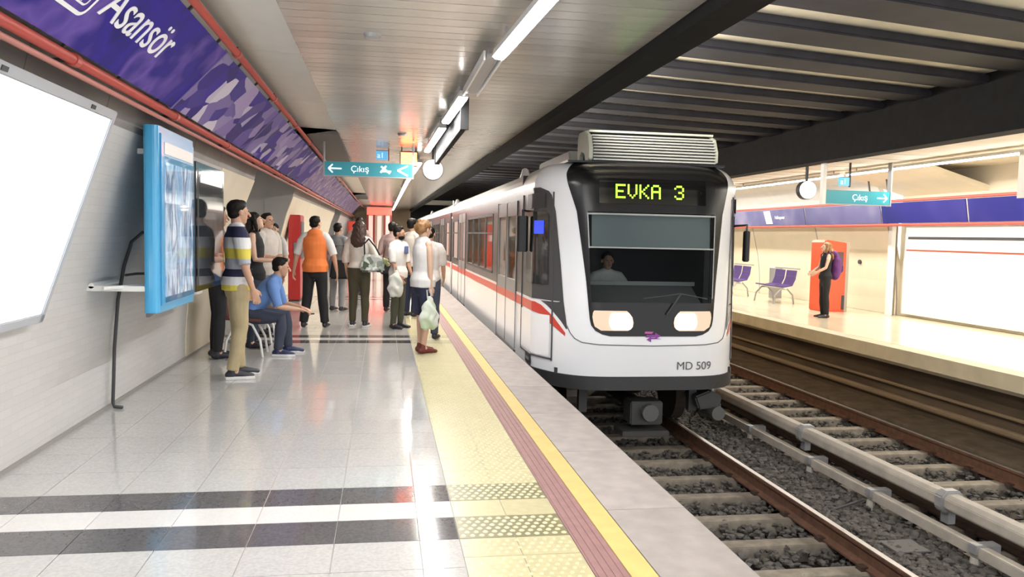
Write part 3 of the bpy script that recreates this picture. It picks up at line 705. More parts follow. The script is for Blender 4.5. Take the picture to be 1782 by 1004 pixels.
# ------------------------------------------------------------------ items on the left wall
# big light box (front left)
th = math.atan2(1.32, .55)
def onprof(z):
    for (a, b_) in zip(PROF[:-1], PROF[1:]):
        if a[1] <= z <= b_[1]: return a[0]+(b_[0]-a[0])*(z-a[1])/(b_[1]-a[1])
A = Vector((-2.12, 0, .90)); B = Vector((-1.665, 0, 2.22)); E = (B-A).normalized(); NN = Vector((0, 1, 0)).cross(E)
lb = empty('light_box', (0, 0, 0), 'large glowing white advertising light box leaning on the left wall', 'advertising panel')
hh = (B-A).length/2; c = (A+B)/2
MB().obox(c-NN*.06+Vector((0, 3.65, 0)), Vector((0, 1, 0)), E, NN, 1.75, hh, .055).build('casing', mat('frame_silver', (.50, .53, .58), .35, metal=.3), lb, bevel=.01)
MB().obox(c+Vector((0, 3.65, 0)), Vector((0, 1, 0)), E, NN, 1.70, hh-.06, .006).build('lit_face', mat('lit_face', (.9, .92, .92), .3, emit=(.97, 1, 1), es=1.6), lb)
for s in (-1, 1):
    MB().obox(c+E*(s*(hh-.03))+Vector((0, 3.65, 0)), Vector((0, 1, 0)), E, NN, 1.76, .03, .02).build('frame_rail', MATS['frame_silver'], lb, bevel=.006)
    MB().obox(c+Vector((0, 3.65+s*1.73, 0)), Vector((0, 1, 0)), E, NN, .03, hh, .02).build('frame_rail', MATS['frame_silver'], lb, bevel=.006)
for yy in (2.6, 3.9, 5.0): MB().obox(B-E*.03+NN*.022+Vector((0, yy, 0)), Vector((0, 1, 0)), E, NN, .03, .012, .004).build('latch', m_dmet, lb)
text('lettering', 'Su', .16, mat('pale_green', (.70, .84, .80), .4, emit=(.72, .85, .82), es=.9), lb, frame(c+NN*.007+E*.02+Vector((0, 4.12, 0)), (0, 1, 0), E), depth=.0006)

# blue advertising cabinet standing off the wall
t = empty('advertising_cabinet', (-1.68, 6.35, 0), 'bright blue upright advertising cabinet held off the left wall on arms', 'advertising cabinet')
m_bluc = mat('cabinet_blue', (.05, .36, .66), .3, coat=.4)
m_poster = blot('poster_print', [(.75, .80, .84), (.25, .42, .60), (.6, .66, .7), (.12, .2, .32), (.85, .88, .9), (.35, .4, .42)], 3.2, .12, 'noise', 5, emit=.7, stretch=(1, 2.2, 1))
# cabinet: a body rounded along the vertical edges, long side along the track
def rrect(x0, x1, y0, y1, r, n=5):
    P = []
    for cx, cy, st in ((x1-r, y1-r, 0), (x0+r, y1-r, 1), (x0+r, y0+r, 2), (x1-r, y0+r, 3)):
        for k in range(n): a = PI/2*(st+k/(n-1)); P.append((cx+r*math.cos(a), cy+r*math.sin(a)))
    return P
MB().prism(rrect(-.09, .02, 0, 1.15, .04), .86, 2.26, axis=2).build('casing', m_bluc, t, smooth=False)
MB().box(.02, .03, .06, 1.10, .91, 2.21).build('door_frame', m_bluc, t, bevel=.004)
MB().box(.03, .034, .16, 1.03, .97, 2.00).build('poster', m_poster, t)
MB().box(.03, .035, .14, 1.05, 2.06, 2.15).build('header_plate', m_wmet, t)
MB().box(.036, .042, .12, 1.06, .93, 2.04).build('glass', thin_glass('clear_glass', (.95, .97, 1), .25), t)
for zz in (1.05, 2.08): MB().tube([(-.09, .25, zz), (-.34 if zz < 1.5 else -.0-.09+.0, -.1, zz)], .016, n=8, round_ends=False).build('arm', m_wmet, t) if zz < 1.5 else MB().box(-.18, -.08, .2, .24, zz-.02, zz+.02).build('arm', m_wmet, t)
MB().box(-.50, -.05, .02, .10, 1.02, 1.06).build('arm', m_wmet, t, bevel=.005)
MB().tube([(-.46, .02, 1.06), (-.46, .6, 1.06)], .022, n=8, round_ends=False).build('wall_rail', m_wmet, t)
# cable: from the cabinet over the rail down to the floor
cb = MB().tube([(-1.78, 6.9, 1.43), (-1.95, 7.0, 1.46), (-2.06, 7.08, 1.38), (-2.12, 7.08, 1.18), (-2.17, 7.08, .9), (-2.19, 7.04, .5), (-2.195, 7.03, .25), (-2.2, 7.02, .05), (-2.19, 7.02, .015), (-2.12, 7.0, .012)], .014, n=8, round_ends=False)
cb = cb.build('power_cable', m_dmet, smooth=True); tag(cb, 'black cable looping from the blue cabinet down to the floor', 'cable')
cb = MB().tube([(-1.78, 6.9, 1.13), (-2.0, 7.0, 1.12), (-2.12, 7.12, 1.1)], .011, n=8, round_ends=False).build('short_cable', m_dmet, smooth=True); tag(cb, 'short dark lead behind the blue cabinet joining the looping cable', 'cable')
# black screen behind it
t = empty('screen_cabinet', (-1.68, 7.56, 0), 'black glossy screen cabinet behind the blue one on the left wall', 'screen')
MB().prism(rrect(-.10, .02, 0, 1.30, .02, 3), .93, 2.10, axis=2).build('casing', mat('gloss_black', (.012, .012, .014), .12), t)
MB().box(.02, .026, .1, 1.2, .98, 2.05).build('display_panel', mat('screen_glass', (.05, .055, .06), .03, spec=1, coat=1), t)
MB().box(.026, .030, .15, 1.15, 1.92, 1.99).build('header_strip', mat('pale_strip', (.5, .52, .54), .2), t)
for yy in (.3, 1.1): MB().box(-.36, -.10, yy, yy+.05, 1.4, 1.45).build('arm', m_gmet, t)
# ledge under the screens
t = empty('wall_ledge', (-2.1, 7.95, .80), 'pale metal ledge along the wall below the black screen', 'ledge')
MB().box(-.10, .16, 0, 1.2, 0, .035).build('ledge_top', m_wmet, t, bevel=.006)
for yy in (.1, 1.05): MB().prism([(-.12, -.15), (-.09, -.15), (.12, 0), (-.12, 0)], yy, yy+.03).build('bracket', m_gmet, t)

# ------------------------------------------------------------------ red machines
m_redm = mat('machine_red', (.50, .03, .03), .35, coat=.3)
t = empty('vending_machine', (-1.88, 17.6, 0), 'dark red vending machine by the left wall behind the waiting people', 'vending machine')
MB().box(-.12, .13, 0, .8, .03, 1.84).build('casing', m_redm, t, bevel=.015); MB().box(-.11, .12, .02, .78, 0, .03).build('plinth', m_dmet, t)
MB().box(.0, .11, -.02, .0, .95, 1.25).build('dispenser', mat('grey_screen', (.2, .24, .27), .3), t); MB().box(-.11, -.02, -.012, .0, .3, 1.75).build('door', m_redm, t, bevel=.004); MB().box(.13, .14, .1, .7, .9, 1.7).build('window', m_dmet, t)
t = empty('hose_cabinet', (-1.40, 38, 0), 'bright red fire cabinet standing far along the left wall', 'cabinet')
MB().box(-.25, .25, 0, .4, 0, 2.0).build('casing', mat('fire_red', (.75, .07, .05), .4), t, bevel=.01); MB().box(-.2, .2, -.01, 0, .1, 1.9).build('door', MATS['fire_red'], t); MB().box(-.1, .1, -.016, -.01, 1.2, 1.5).build('label', m_white, t); MB().box(.15, .18, -.02, -.01, 1.0, 1.1).build('handle', m_chrome, t)
# tall red lit kiosk at the end of the platform
t = empty('end_kiosk', (-.25, 44, 0), 'tall red framed lit kiosk at the far end of the left platform', 'kiosk')
m_rl = mat('red_lit', (.7, .06, .04), .4, emit=(1, .12, .08), es=1.3)
MB().box(-.62, .62, .05, .6, 0, 2.80).build('cabinet', mat('kiosk_cream', (.6, .45, .36), .5), t)
MB().box(-.66, .66, 0, .06, 2.45, 2.86).build('header', m_rl, t)
for x_ in (-.62, -.28, .28, .62): MB().box(x_-.05, x_+.05, 0, .05, 0, 2.45).build('red_post', mat('dark_red', (.35, .03, .02), .4), t)
for x_ in (-.45, 0, .45): MB().box(x_-.11, x_+.11, .03, .05, .2, 2.4).build('pane', mat('lit_pane', (.6, .45, .4), .3, emit=(1, .7, .6), es=.45), t)
# red kiosk, opposite platform
t = empty('ticket_kiosk', (9.72, 16.1, 0), 'orange red upright machine on the opposite platform behind the woman', 'kiosk')
m_ok = mat('orange_red', (.62, .08, .03), .4, emit=(.7, .1, .03), es=.12)
MB().prism([(-.33, 0), (.20, 0), (.20, 1.50), (-.29, 1.56), (-.33, 1.5)], 0, .55).build('casing', m_ok, t, bevel=.02)
MB().box(.20, .27, .02, .53, 0, 1.5).build('shadow_strip', mat('shadow_grey', (.4, .36, .3), .5), t)  # grey strip paints the shadow along the kiosk's right edge
for k, (zz, s) in enumerate(((1.27, .09), (1.12, .07), (.98, .06), (.72, .06))): MB().box(-.22-.0, -.22+s, -.012, 0, zz, zz+.10).build('sticker', mat('sticker', (.75, .40, .30), .5), t)
MB().box(.12, .18, -.014, 0, .05, .36).build('outlet', m_dmet, t); MB().box(-.05, .12, -.01, 0, 1.0, 1.3).build('screen', mat('kiosk_screen', (.1, .05, .05), .2), t)

# ------------------------------------------------------------------ seats on the opposite platform
def wire_seat(loc, rz, label, grp=None):
    t = empty('wire_seat', loc, label, 'seat', grp, rz)
    mw = mat('wire_violet', (.10, .06, .22), .4); 
    for k in range(2):
        x = k*.56-.28; mb = MB()
        for j in range(9):
            xx = x-.22+.055*j
            mb.tube([(xx, -.24, .44), (xx, 0, .41), (xx, .2, .45), (xx, .27, .60), (xx, .30, .80)], .018, n=6, round_ends=False)
        for p in ((-.24, .44), (-.05, .41), (.2, .45), (.28, .66), (.30, .80)): mb.tube([(x-.23, p[0], p[1]), (x+.23, p[0], p[1])], .011, n=6, round_ends=False)
        mb.build('seat_shell', mw, t)
    MB().box(-.6, .6, -.02, .02, .36, .40).build('cross_bar', m_wmet, t)
    for s in (-.5, .5):
        MB().tube([(s, -.26, 0), (s, -.22, .22), (s, -.08, .36), (s, .08, .36), (s, .22, .22), (s, .26, 0)], .02, n=8, round_ends=False).build('leg', m_gmet, t)
    MB().tube([(-.6, .33, .85), (.6, .33, .85)], .014, n=8, round_ends=False).build('top_rail', m_gmet, t)
    return t
wire_seat((9.50, 18.5, 0), -PI/2, 'violet wire seats on white arched legs nearest the red kiosk')
wire_seat((9.48, 20.9, 0), -PI/2, 'violet wire seats beside the train mirror, farther along the opposite wall')
t = empty('waste_bin', (10.15, 19.7, 0), 'slim grey bin between the two groups of wire seats', 'bin')
MB().prism(rrect(-.13, .13, -.13, .13, .04), .02, .8, axis=2).build('bin_body', m_gmet, t); MB().box(-.14, .14, -.14, .14, .8, .84).build('lid', m_wmet, t, bevel=.01)

# ------------------------------------------------------------------ TRAIN
m_tw = mat('train_white', (.90, .91, .94), .28, coat=.4)
m_td = mat('train_dark_band', (.07, .07, .075), .25)
m_mask = mat('train_mask_black', (.010, .010, .011), .22, spec=.3)
m_str = mat('train_red_stripe', (.62, .07, .05), .3)
m_gl = thin_glass('side_glass', (.62, .62, .60)); m_wgl = thin_glass('windscreen_glass', (.60, .64, .64), .05); m_wgl.node_tree.nodes['Glossy BSDF'].inputs['Roughness'].default_value = .2
m_ble = mat('bumper_grey', (.035, .035, .037), .5)
m_in = mat('train_interior', (.62, .46, .30), .6); m_seat = mat('train_seat', (.60, .20, .06), .6)
XC, YN = 3.12, 8.95
train = empty('metro_train', (XC, YN, 0), 'white metro train with black nose, red side stripe and lit green destination display', 'train')
RR = .30; HM = 2.1+RR*PI/2
def TP(t, h, off=0):
    def base(t, h):
        s = 1 if t >= 0 else -1; a = abs(t); d = 0; z = h
        if h > 2.1: ph = (h-2.1)/RR; d = RR*(1-math.cos(ph)); z = 2.1+RR*math.sin(ph)
        tu = min(a, 1.); yy = .8*tu**5+(a-1 if a > 1 else 0)
        wgt = 1-tu**5; yy += wgt*.1*max(0, min(h, 2.1)-.3)+d*wgt*1.0
        xx = (1.3-d)*tu
        return Vector((s*xx, yy, z))
    p = base(t, h)
    if off:
        e = 1e-3; a = base(t+e, h)-base(t-e, h); b = base(t, h+e)-base(t, h-e) if h < HM-.002 else base(t, h)-base(t, h-2*e)
        n = a.cross(b).normalized(); p = p+n*off
    return p
def lin(tbl):
    def f(h):
        if h <= tbl[0][0]: return tbl[0][1]
        for (a, va), (b, vb) in zip(tbl[:-1], tbl[1:]):
            if a <= h <= b: return va+(vb-va)*(h-a)/(b-a)
        return tbl[-1][1]
    return f
def hr(a, b, step=.06):
    n = max(1, int(math.ceil((b-a)/step))); return [a+(b-a)*i/n for i in range(n+1)]
def cols(a, b):
    """column values finer on the curved corner"""
    n = max(2, int(abs(b-a)/.035)); return [a+(b-a)*i/n for i in range(n+1)]
def patch(name, rows_, tL, tR, m, off=0, n=None, th=0, parent=None, mb=None):
    tl = tL if callable(tL) else (lambda h: tL); trr = tR if callable(tR) else (lambda h: tR)
    nc = n or max(2, int(max(abs(trr(h)-tl(h)) for h in rows_)/.035))
    own = mb is None; mb = mb or MB()
    mb.grid([[TP(tl(h)+(trr(h)-tl(h))*j/nc, h, off) for j in range(nc+1)] for h in rows_])
    if own: return mb.build(name, m, parent or train, smooth=True, fix=False)
TB = 1.95
uw = lin([(.75, .565), (1.8, .60)])
sh = MB()
patch('', hr(-.12, .75), -TB, TB, None, mb=sh, n=100)
patch('', hr(.75, 1.8), -TB, lambda h: -uw(h), None, mb=sh, n=40); patch('', hr(.75, 1.8), uw, TB, None, mb=sh, n=40)
patch('', hr(1.8, HM-.0001, .04), -TB, TB, None, mb=sh, n=100)
ring = [TP(-TB+2*TB*j/60, HM-.0001) for j in range(61)]
sh.add([TP(-TB+2*TB*j/60, HM-.0001) for j in range(61)], [tuple(range(61))])
sh.build('nose_shell', m_tw, train, smooth=True, fix=False)
mk = lin([(.36, .40), (.38, .47), (.42, .53), (.48, .565), (.55, .578), (1.0, .61), (1.8, .69), (2.25, .79), (HM, .80)])
nm_ = lambda h: -mk(h)
mm = MB()
patch('', [.36, .38, .40, .42, .45, .48, .52, .56, .62, .68, .75], nm_, mk, None, .006, mb=mm, n=50)
patch('', hr(.75, 1.8), nm_, lambda h: -uw(h), None, .006, mb=mm, n=6); patch('', hr(.75, 1.8), uw, mk, None, .006, mb=mm, n=6)
patch('', hr(1.8, HM-.01, .04), nm_, mk, None, .006, mb=mm, n=50)
mm.build('nose_mask', m_mask, train, smooth=True, fix=False)
MB().box(-.98, .98, .42, 1.9, 2.385, 2.41).build('roof_plate', m_mask, train)
patch('windscreen', hr(.75, 1.8), lambda h: -uw(h), uw, m_wgl, .004, n=30)
# display box
patch('display_glass', hr(1.90, 2.19), -.50, .50, mat('display_black', (.006, .006, .006), .1), .012, n=30)
FONT = {'E': ['11111', '10000', '10000', '11110', '10000', '10000', '11111'], 'V': ['10001', '10001', '10001', '10001', '10001', '01010', '00100'],
        'K': ['10001', '10010', '10100', '11000', '10100', '10010', '10001'], 'A': ['01110', '10001', '10001', '11111', '10001', '10001', '10001'],
        ' ': ['00000']*7, '3': ['01110', '10001', '00001', '00110', '00001', '10001', '01110']}
m_led = mat('led_green', (.5, .9, .05), .5, emit=(.34, .90, .03), es=1.7)
pit = .0238
for ci, ch in enumerate('EVKA 3'):
    if ch == ' ': continue
    mb = MB()
    for r_, row in enumerate(FONT[ch]):
        for c_, v in enumerate(row):
            if v == '1':
                x0 = -.45+(ci*6+c_)*pit; z0 = 2.115-r_*pit; q = pit*.44
                mb.add([TP((x0-q)/1.3, z0-q, .016), TP((x0+q)/1.3, z0-q, .016), TP((x0+q)/1.3, z0+q, .016), TP((x0-q)/1.3, z0+q, .016)], [(0, 1, 2, 3)])
    mb.build('display_letter', m_led, train, fix=False)
# sun blind behind the glass, light frame
patch('sun_blind', hr(1.40, 1.77), -.565, .565, mat('blind_grey', (.26, .30, .32), .5), -.03, n=30)
fr_ = MB()
patch('', [1.765, 1.785], -.595, .595, None, .014, mb=fr_, n=40); patch('', [1.378, 1.395], -.58, .58, None, .014, mb=fr_, n=40)
patch('', hr(1.375, 1.785), lambda h: -uw(h)-.004, lambda h: -uw(h)+.006, None, .014, mb=fr_, n=1); patch('', hr(.8, 1.785), lambda h: uw(h)-.006, lambda h: uw(h)+.004, None, .014, mb=fr_, n=1)
fr_.build('blind_frame', mat('frame_light', (.36, .38, .38), .4), train, fix=False)
# lamps
m_hl = mat('headlamp', (1, .95, .88), .3, emit=(1, .93, .84), es=3.2)
m_hl2 = mat('headlamp_amber', (.9, .6, .42), .3, emit=(1, .72, .50), es=1.6)
for s in (-1, 1):
    rws = [.425, .44, .47, .52, .58, .63, .655]; inn = lin([(.425, .24), (.45, .20), (.5, .185), (.6, .20), (.655, .25)]); out_ = lin([(.425, .48), (.47, .535), (.55, .555), (.62, .555), (.655, .54)])
    a = (lambda h, s=s: min(s*inn(h), s*out_(h))); b = (lambda h, s=s: max(s*inn(h), s*out_(h)))
    hl = patch('headlight', rws, a, b, mat('lamp_lens', (.70, .50, .38), .15, emit=(1, .60, .38), es=.30), .014, n=16)
    mid = lin([(.425, .38), (.5, .42), (.60, .41), (.655, .37)])
    a = (lambda h, s=s: min(s*(inn(h)+.01), s*mid(h)*.98)); b = (lambda h, s=s: max(s*(inn(h)+.01), s*mid(h)*.98))
    patch('lamp_reflector', [.44, .455, .48, .52, .58, .61, .63], a, b, m_hl, .018, n=12, parent=hl)
# wiper
mb = MB(); mb.tube([TP(.50, .80, .03), TP(.25, .86, .035), TP(-.1, .80, .03)], .008, n=6); mb.tube([TP(.12, .62, .03), TP(.25, .86, .04)], .010, n=6); mb.build('wiper', m_dmet, train)
# groove line of the front panel
def seam(name, pts, r=.006, m=m_dmet, off=.001, parent=None):
    P = []
    for (a, b) in zip(pts[:-1], pts[1:]):
        n = max(1, int(max(abs(a[0]-b[0]), abs(a[1]-b[1]))/.05))
        for i in range(n): P.append(TP(a[0]+(b[0]-a[0])*i/n, a[1]+(b[1]-a[1])*i/n, off))
    P.append(TP(*pts[-1], off)); return MB().tube(P, r, n=6, round_ends=False).build(name, m, parent or train)
seam('panel_seam', [(-.76, .46), (-.735, .38), (-.70, .32), (-.64, .28), (-.5, .262), (0, .25), (.5, .262), (.64, .28), (.70, .32), (.735, .40), (.76, .6), (.80, 1.2), (.84, 2.0)], .007, mat('seam_grey', (.16, .16, .17), .5))
# logo and number
def on_nose(name, s, size, m, x0, h0, off=.008, sx=1):
    o = text(name, s, size, m, train, Matrix.Identity(4), depth=0, sx=sx)
    for v in o.data.vertices: v.co = TP((x0+v.co.x)/1.3, h0+v.co.y, off)
    return o
on_nose('fleet_number', 'MD 509', .135, mat('number_grey', (.10, .10, .11), .5), .29, -.03)
m_lg = mat('logo_violet', (.24, .03, .32), .4); m_lg2 = mat('logo_pink', (.62, .10, .40), .4)
for k, (poly, m) in enumerate((([(-.10, .33), (.02, .33), (.02, .31), (.09, .345), (.02, .385), (.02, .36), (-.08, .36)], m_lg), ([(.10, .31), (-.03, .31), (-.03, .275), (-.085, .305), (-.03, .335), (-.03, .325), (.02, .325)], m_lg), ([(-.11, .375), (-.02, .372), (.0, .395), (-.10, .398)], m_lg2))):
    MB().add([TP(x/1.3, h+.02, .009) for x, h in poly], [tuple(range(len(poly)))]).build('logo_arrow', m, train)
# bumper
bm_ = MB(); patch('', [-.27, -.25, -.20, -.14, -.11], lin([(-.27, -.93), (-.2, -.99), (-.11, -1.05)]), lin([(-.27, .93), (-.2, .99), (-.11, 1.05)]), None, .018, mb=bm_, n=60)
bm_.add([TP(-.93+1.86*j/40, -.27, .018) for j in range(41)]+[Vector((1.1, 1.6, -.27)), Vector((-1.1, 1.6, -.27))], [tuple(range(43))])
bm_.add([TP(-1.05+2.1*j/40, -.11, .018) for j in range(41)]+[TP(-1.05+2.1*j/40, -.11, 0) for j in range(41)], [(j, j+1, 42+j, 41+j) for j in range(40)])
bm_.build('bumper', m_ble, train, smooth=False, fix=False)
# side graphics on both sides of the nose
for s in (-1, 1):
    fb = lin([(.42, .755), (.74, .785), (1.2, .81), (1.8, .85), (2.0, .88), (2.06, .91), (2.09, .96)])
    bb = lin([(.42, .765), (.50, .80), (.60, .855), (.68, .905), (.725, .945), (.739, TB)])
    rw1 = [.42, .46, .5, .55, .6, .64, .68, .70, .725, .7389]
    def ab(f, g):
        return (lambda h: min(s*f(h), s*g(h))), (lambda h: max(s*f(h), s*g(h)))
    mb = MB(); a, b = ab(fb, bb); patch('', rw1, a, b, None, .005, mb=mb, n=10)
    a, b = ab(fb, lambda h: TB); patch('', hr(.739, 2.09, .05), a, b, None, .005, mb=mb, n=44)
    mb.build('dark_side_panel', m_td, train, smooth=True, fix=False)
    up = [(TB, .70), (1.2, .70), (.98, .70), (.94, .67), (.86, .555), (.77, .375)]; lo = [(TB, .585), (1.2, .585), (1.0, .585), (.95, .56), (.88, .465), (.772, .335)]
    V = []; n = 0
    for k in range(len(up)-1):
        m_ = 8
        for i in range(m_): V.append((tuple(up[k][j]+(up[k+1][j]-up[k][j])*i/m_ for j in (0, 1)), tuple(lo[k][j]+(lo[k+1][j]-lo[k][j])*i/m_ for j in (0, 1))))
    V.append((up[-1], lo[-1])); vs = [TP(s*a[0], a[1], .006) for a, _ in V]+[TP(s*b[0], b[1], .006) for _, b in V]; n = len(V)
    MB().add(vs, [(i, i+1, n+i+1, n+i) for i in range(n-1)]).build('red_stripe', m_str, train)
    # cab door lines, window, screen
    dr = MB(); a, b = ab(lambda h: 1.0, lambda h: 1.70)
    cd = patch('cab_door', hr(.06, .56, .1), lambda h: min(s*.88, s*1.70), lambda h: max(s*.88, s*1.70), m_tw, .010, n=20)
    for q in (.865, 1.72): seam('door_seam', [(s*q, .02), (s*q, 2.03)], .010, m_dmet, .006, cd)
    seam('door_seam', [(s*.865, .04), (s*1.72, .04)], .010, m_dmet, .006, cd)
    a = lambda h: min(s*(.895+.02*(h > 1.78)), s*(1.42)); b = lambda h: max(s*(.895+.02*(h > 1.78)), s*1.42)
    cw = patch('cab_window', hr(.92, 1.80, .05), a, b, mat('cab_glass', (.012, .014, .018), .06, coat=.5), .014, n=20, parent=cd)
    if s < 0: patch('cab_screen', [1.53, 1.6, 1.69], -.99, -.925, mat('blue_screen', (.02, .04, .5), .4, emit=(.04, .07, .8), es=.9), .02, n=4, parent=train)
    patch('window_hood', hr(1.84, 2.02), lambda h: min(s*.92, s*1.36), lambda h: max(s*.92, s*1.36), mat('hood', (.05, .05, .055), .4), .02, n=8, parent=cd)
    vt = patch('step_vent', hr(-.09, .03), lambda h: min(s*1.0, s*1.34), lambda h: max(s*1.0, s*1.34), m_dmet, .014, n=6)
    patch('vent_slit', [-.05, -.01], lambda h: min(s*1.05, s*1.28), lambda h: max(s*1.05, s*1.28), m_gmet, .018, n=4, parent=vt)
# mirrors
for s, p in ((-1, (-1.40, 1.05)), (1, (1.30, .42))):
    z0, z1, wd = (1.30, 1.75, .07) if s < 0 else (1.24, 1.62, .035)
    mr_ = MB().prism(rrect(p[0]-wd, p[0]+wd, p[1]-.05, p[1]+.05, .03, 4), z0, z1, axis=2).build('mirror', m_mask, train, bevel=.01)
    MB().tube([(s*1.24, p[1]+.25, z1+.06), (p[0], p[1], z1+.07), (p[0], p[1], z1-.02)], .014, n=8).build('mirror_arm', m_dmet, mr_)
# cab interior
MB().box(-1.29, 1.29, 1.70, 1.74, -.1, 2.3).build('cab_bulkhead', mat('cab_dark', (.03, .03, .032), .7), train)
MB().box(-1.1, 1.1, .3, 1.7, -.12, -.05).build('cab_floor', MATS['cab_dark'], train)
cabl = MB().prism([(.22, .70), (.62, .92), (.80, .88), (.80, .0), (.35, 0)], -.68, .68, axis=0).build('dashboard', mat('dash_grey', (.16, .16, .16), .6), train)
MB().box(-.72, .72, .60, .63, .92, .97).build('dash_rail', mat('dash_light', (.30, .31, .31), .5), train)
# roof climate unit with louvres
hv = MB(); prof_ = [(.50, 2.42), (.50, 2.56), (.58, 2.72), (.74, 2.78), (1.0, 2.78), (1.06, 2.72), (1.06, 2.42)]
hv.prism(prof_, -.66, .88, axis=0); hvo = hv.build('climate_unit', mat('hvac_dark', (.05, .05, .05), .6), train)
m_lv = mat('louvre', (.60, .60, .56), .4); 
for k in range(9):
    zz = 2.435+.037*k; f = lin([(2.42, .5), (2.56, .5), (2.72, .58), (2.78, .74)]); yy = f(zz)
    MB().obox((.11, yy-.018, zz), Vector((1, 0, 0)), Vector((0, 1, 0)), Vector((0, 0, 1)), .77, .022, .009).build('louvre', m_lv, hvo, bevel=.003)
cap = [(.485, 2.44), (.485, 2.57), (.57, 2.735), (.74, 2.80), (1.02, 2.8), (1.08, 2.73), (1.08, 2.42)]
MB().prism(cap+[(.98, 2.42), (.95, 2.50), (.86, 2.55), (.74, 2.52), (.68, 2.42), (.52, 2.42)], -.71, -.66, axis=0).build('end_cap', mat('hvac_cap', (.66, .68, .56), .5), hvo, bevel=.008)
MB().prism(cap, .88, .92, axis=0).build('end_cap', MATS['hvac_cap'], hvo, bevel=.008)
MB().box(-.68, .9, .62, 1.04, 2.775, 2.80).build('top_cover', MATS['hvac_cap'], hvo)
MB().prism([(1.3, 2.39), (1.4, 2.62), (3.4, 2.62), (3.5, 2.39)], -.75, .75, axis=0).build('roof_unit', mat('roof_unit', (.34, .34, .34), .5), train, bevel=.02)
for x_ in (-.5, .72): MB().box(x_-.06, x_+.06, .55, .75, 2.39, 2.44).build('unit_foot', m_dmet, hvo)
# coupler and bogie parts under the nose
cp = MB(); cp.tube([(0, .35, -.58), (0, 1.8, -.55)], .09, n=12, round_ends=False); cp.box(-.2, .2, .15, .45, -.72, -.44); cp.build('coupler', mat('coupler_grey', (.05, .05, .05), .6), train, bevel=.015)
MB().tube([(.02, .06, -.56), (.02, .16, -.56)], .10, n=18, round_ends=False).build('coupler_face', mat('coupler_light', (.10, .10, .10), .6), train)
MB().box(-.3, .28, .12, .5, -.86, -.79).build('coupler_tray', MATS['coupler_grey'], train, bevel=.01)
for s in (-1, 1):
    bg = MB().box(s*.98-.07, s*.98+.07, .9, 3.3, -.70, -.42).build('bogie_frame', MATS['coupler_grey'], train, bevel=.03)
    for yy in (1.3, 3.0):
        MB().tube([(s*.66, yy, -.53), (s*.80, yy, -.53)], .37, n=28, round_ends=False).build('wheel', mat('wheel_steel', (.12, .10, .09), .45, metal=.6), bg)
        MB().tube([(s*1.02, yy, -.53), (s*1.12, yy, -.53)], .11, n=14, round_ends=False).build('axle_box', MATS['coupler_light'], bg)
    MB().box(s*.7-.06, s*.7+.04, .45, .55, -.62, -.30).build('rail_guard', MATS['coupler_grey'], train)
MB().prism([(.66, -.42), (.86, -.34), (1.02, -.42), (.98, -.56), (.72, -.58)], .3, .7).build('junction_box', MATS['coupler_grey'], train, bevel=.02)
MB().tube([(.95, .25, -.62), (.95, .6, -.62)], .085, n=14, round_ends=False).build('air_reservoir', MATS['coupler_light'], train)
MB().box(-1.2, 1.2, .9, 12.6, -.36, -.15).build('underframe', m_dark, train)
MB().box(-.9, .9, 4.2, 11.8, -.75, -.36).build('equipment_box', m_dark, train)
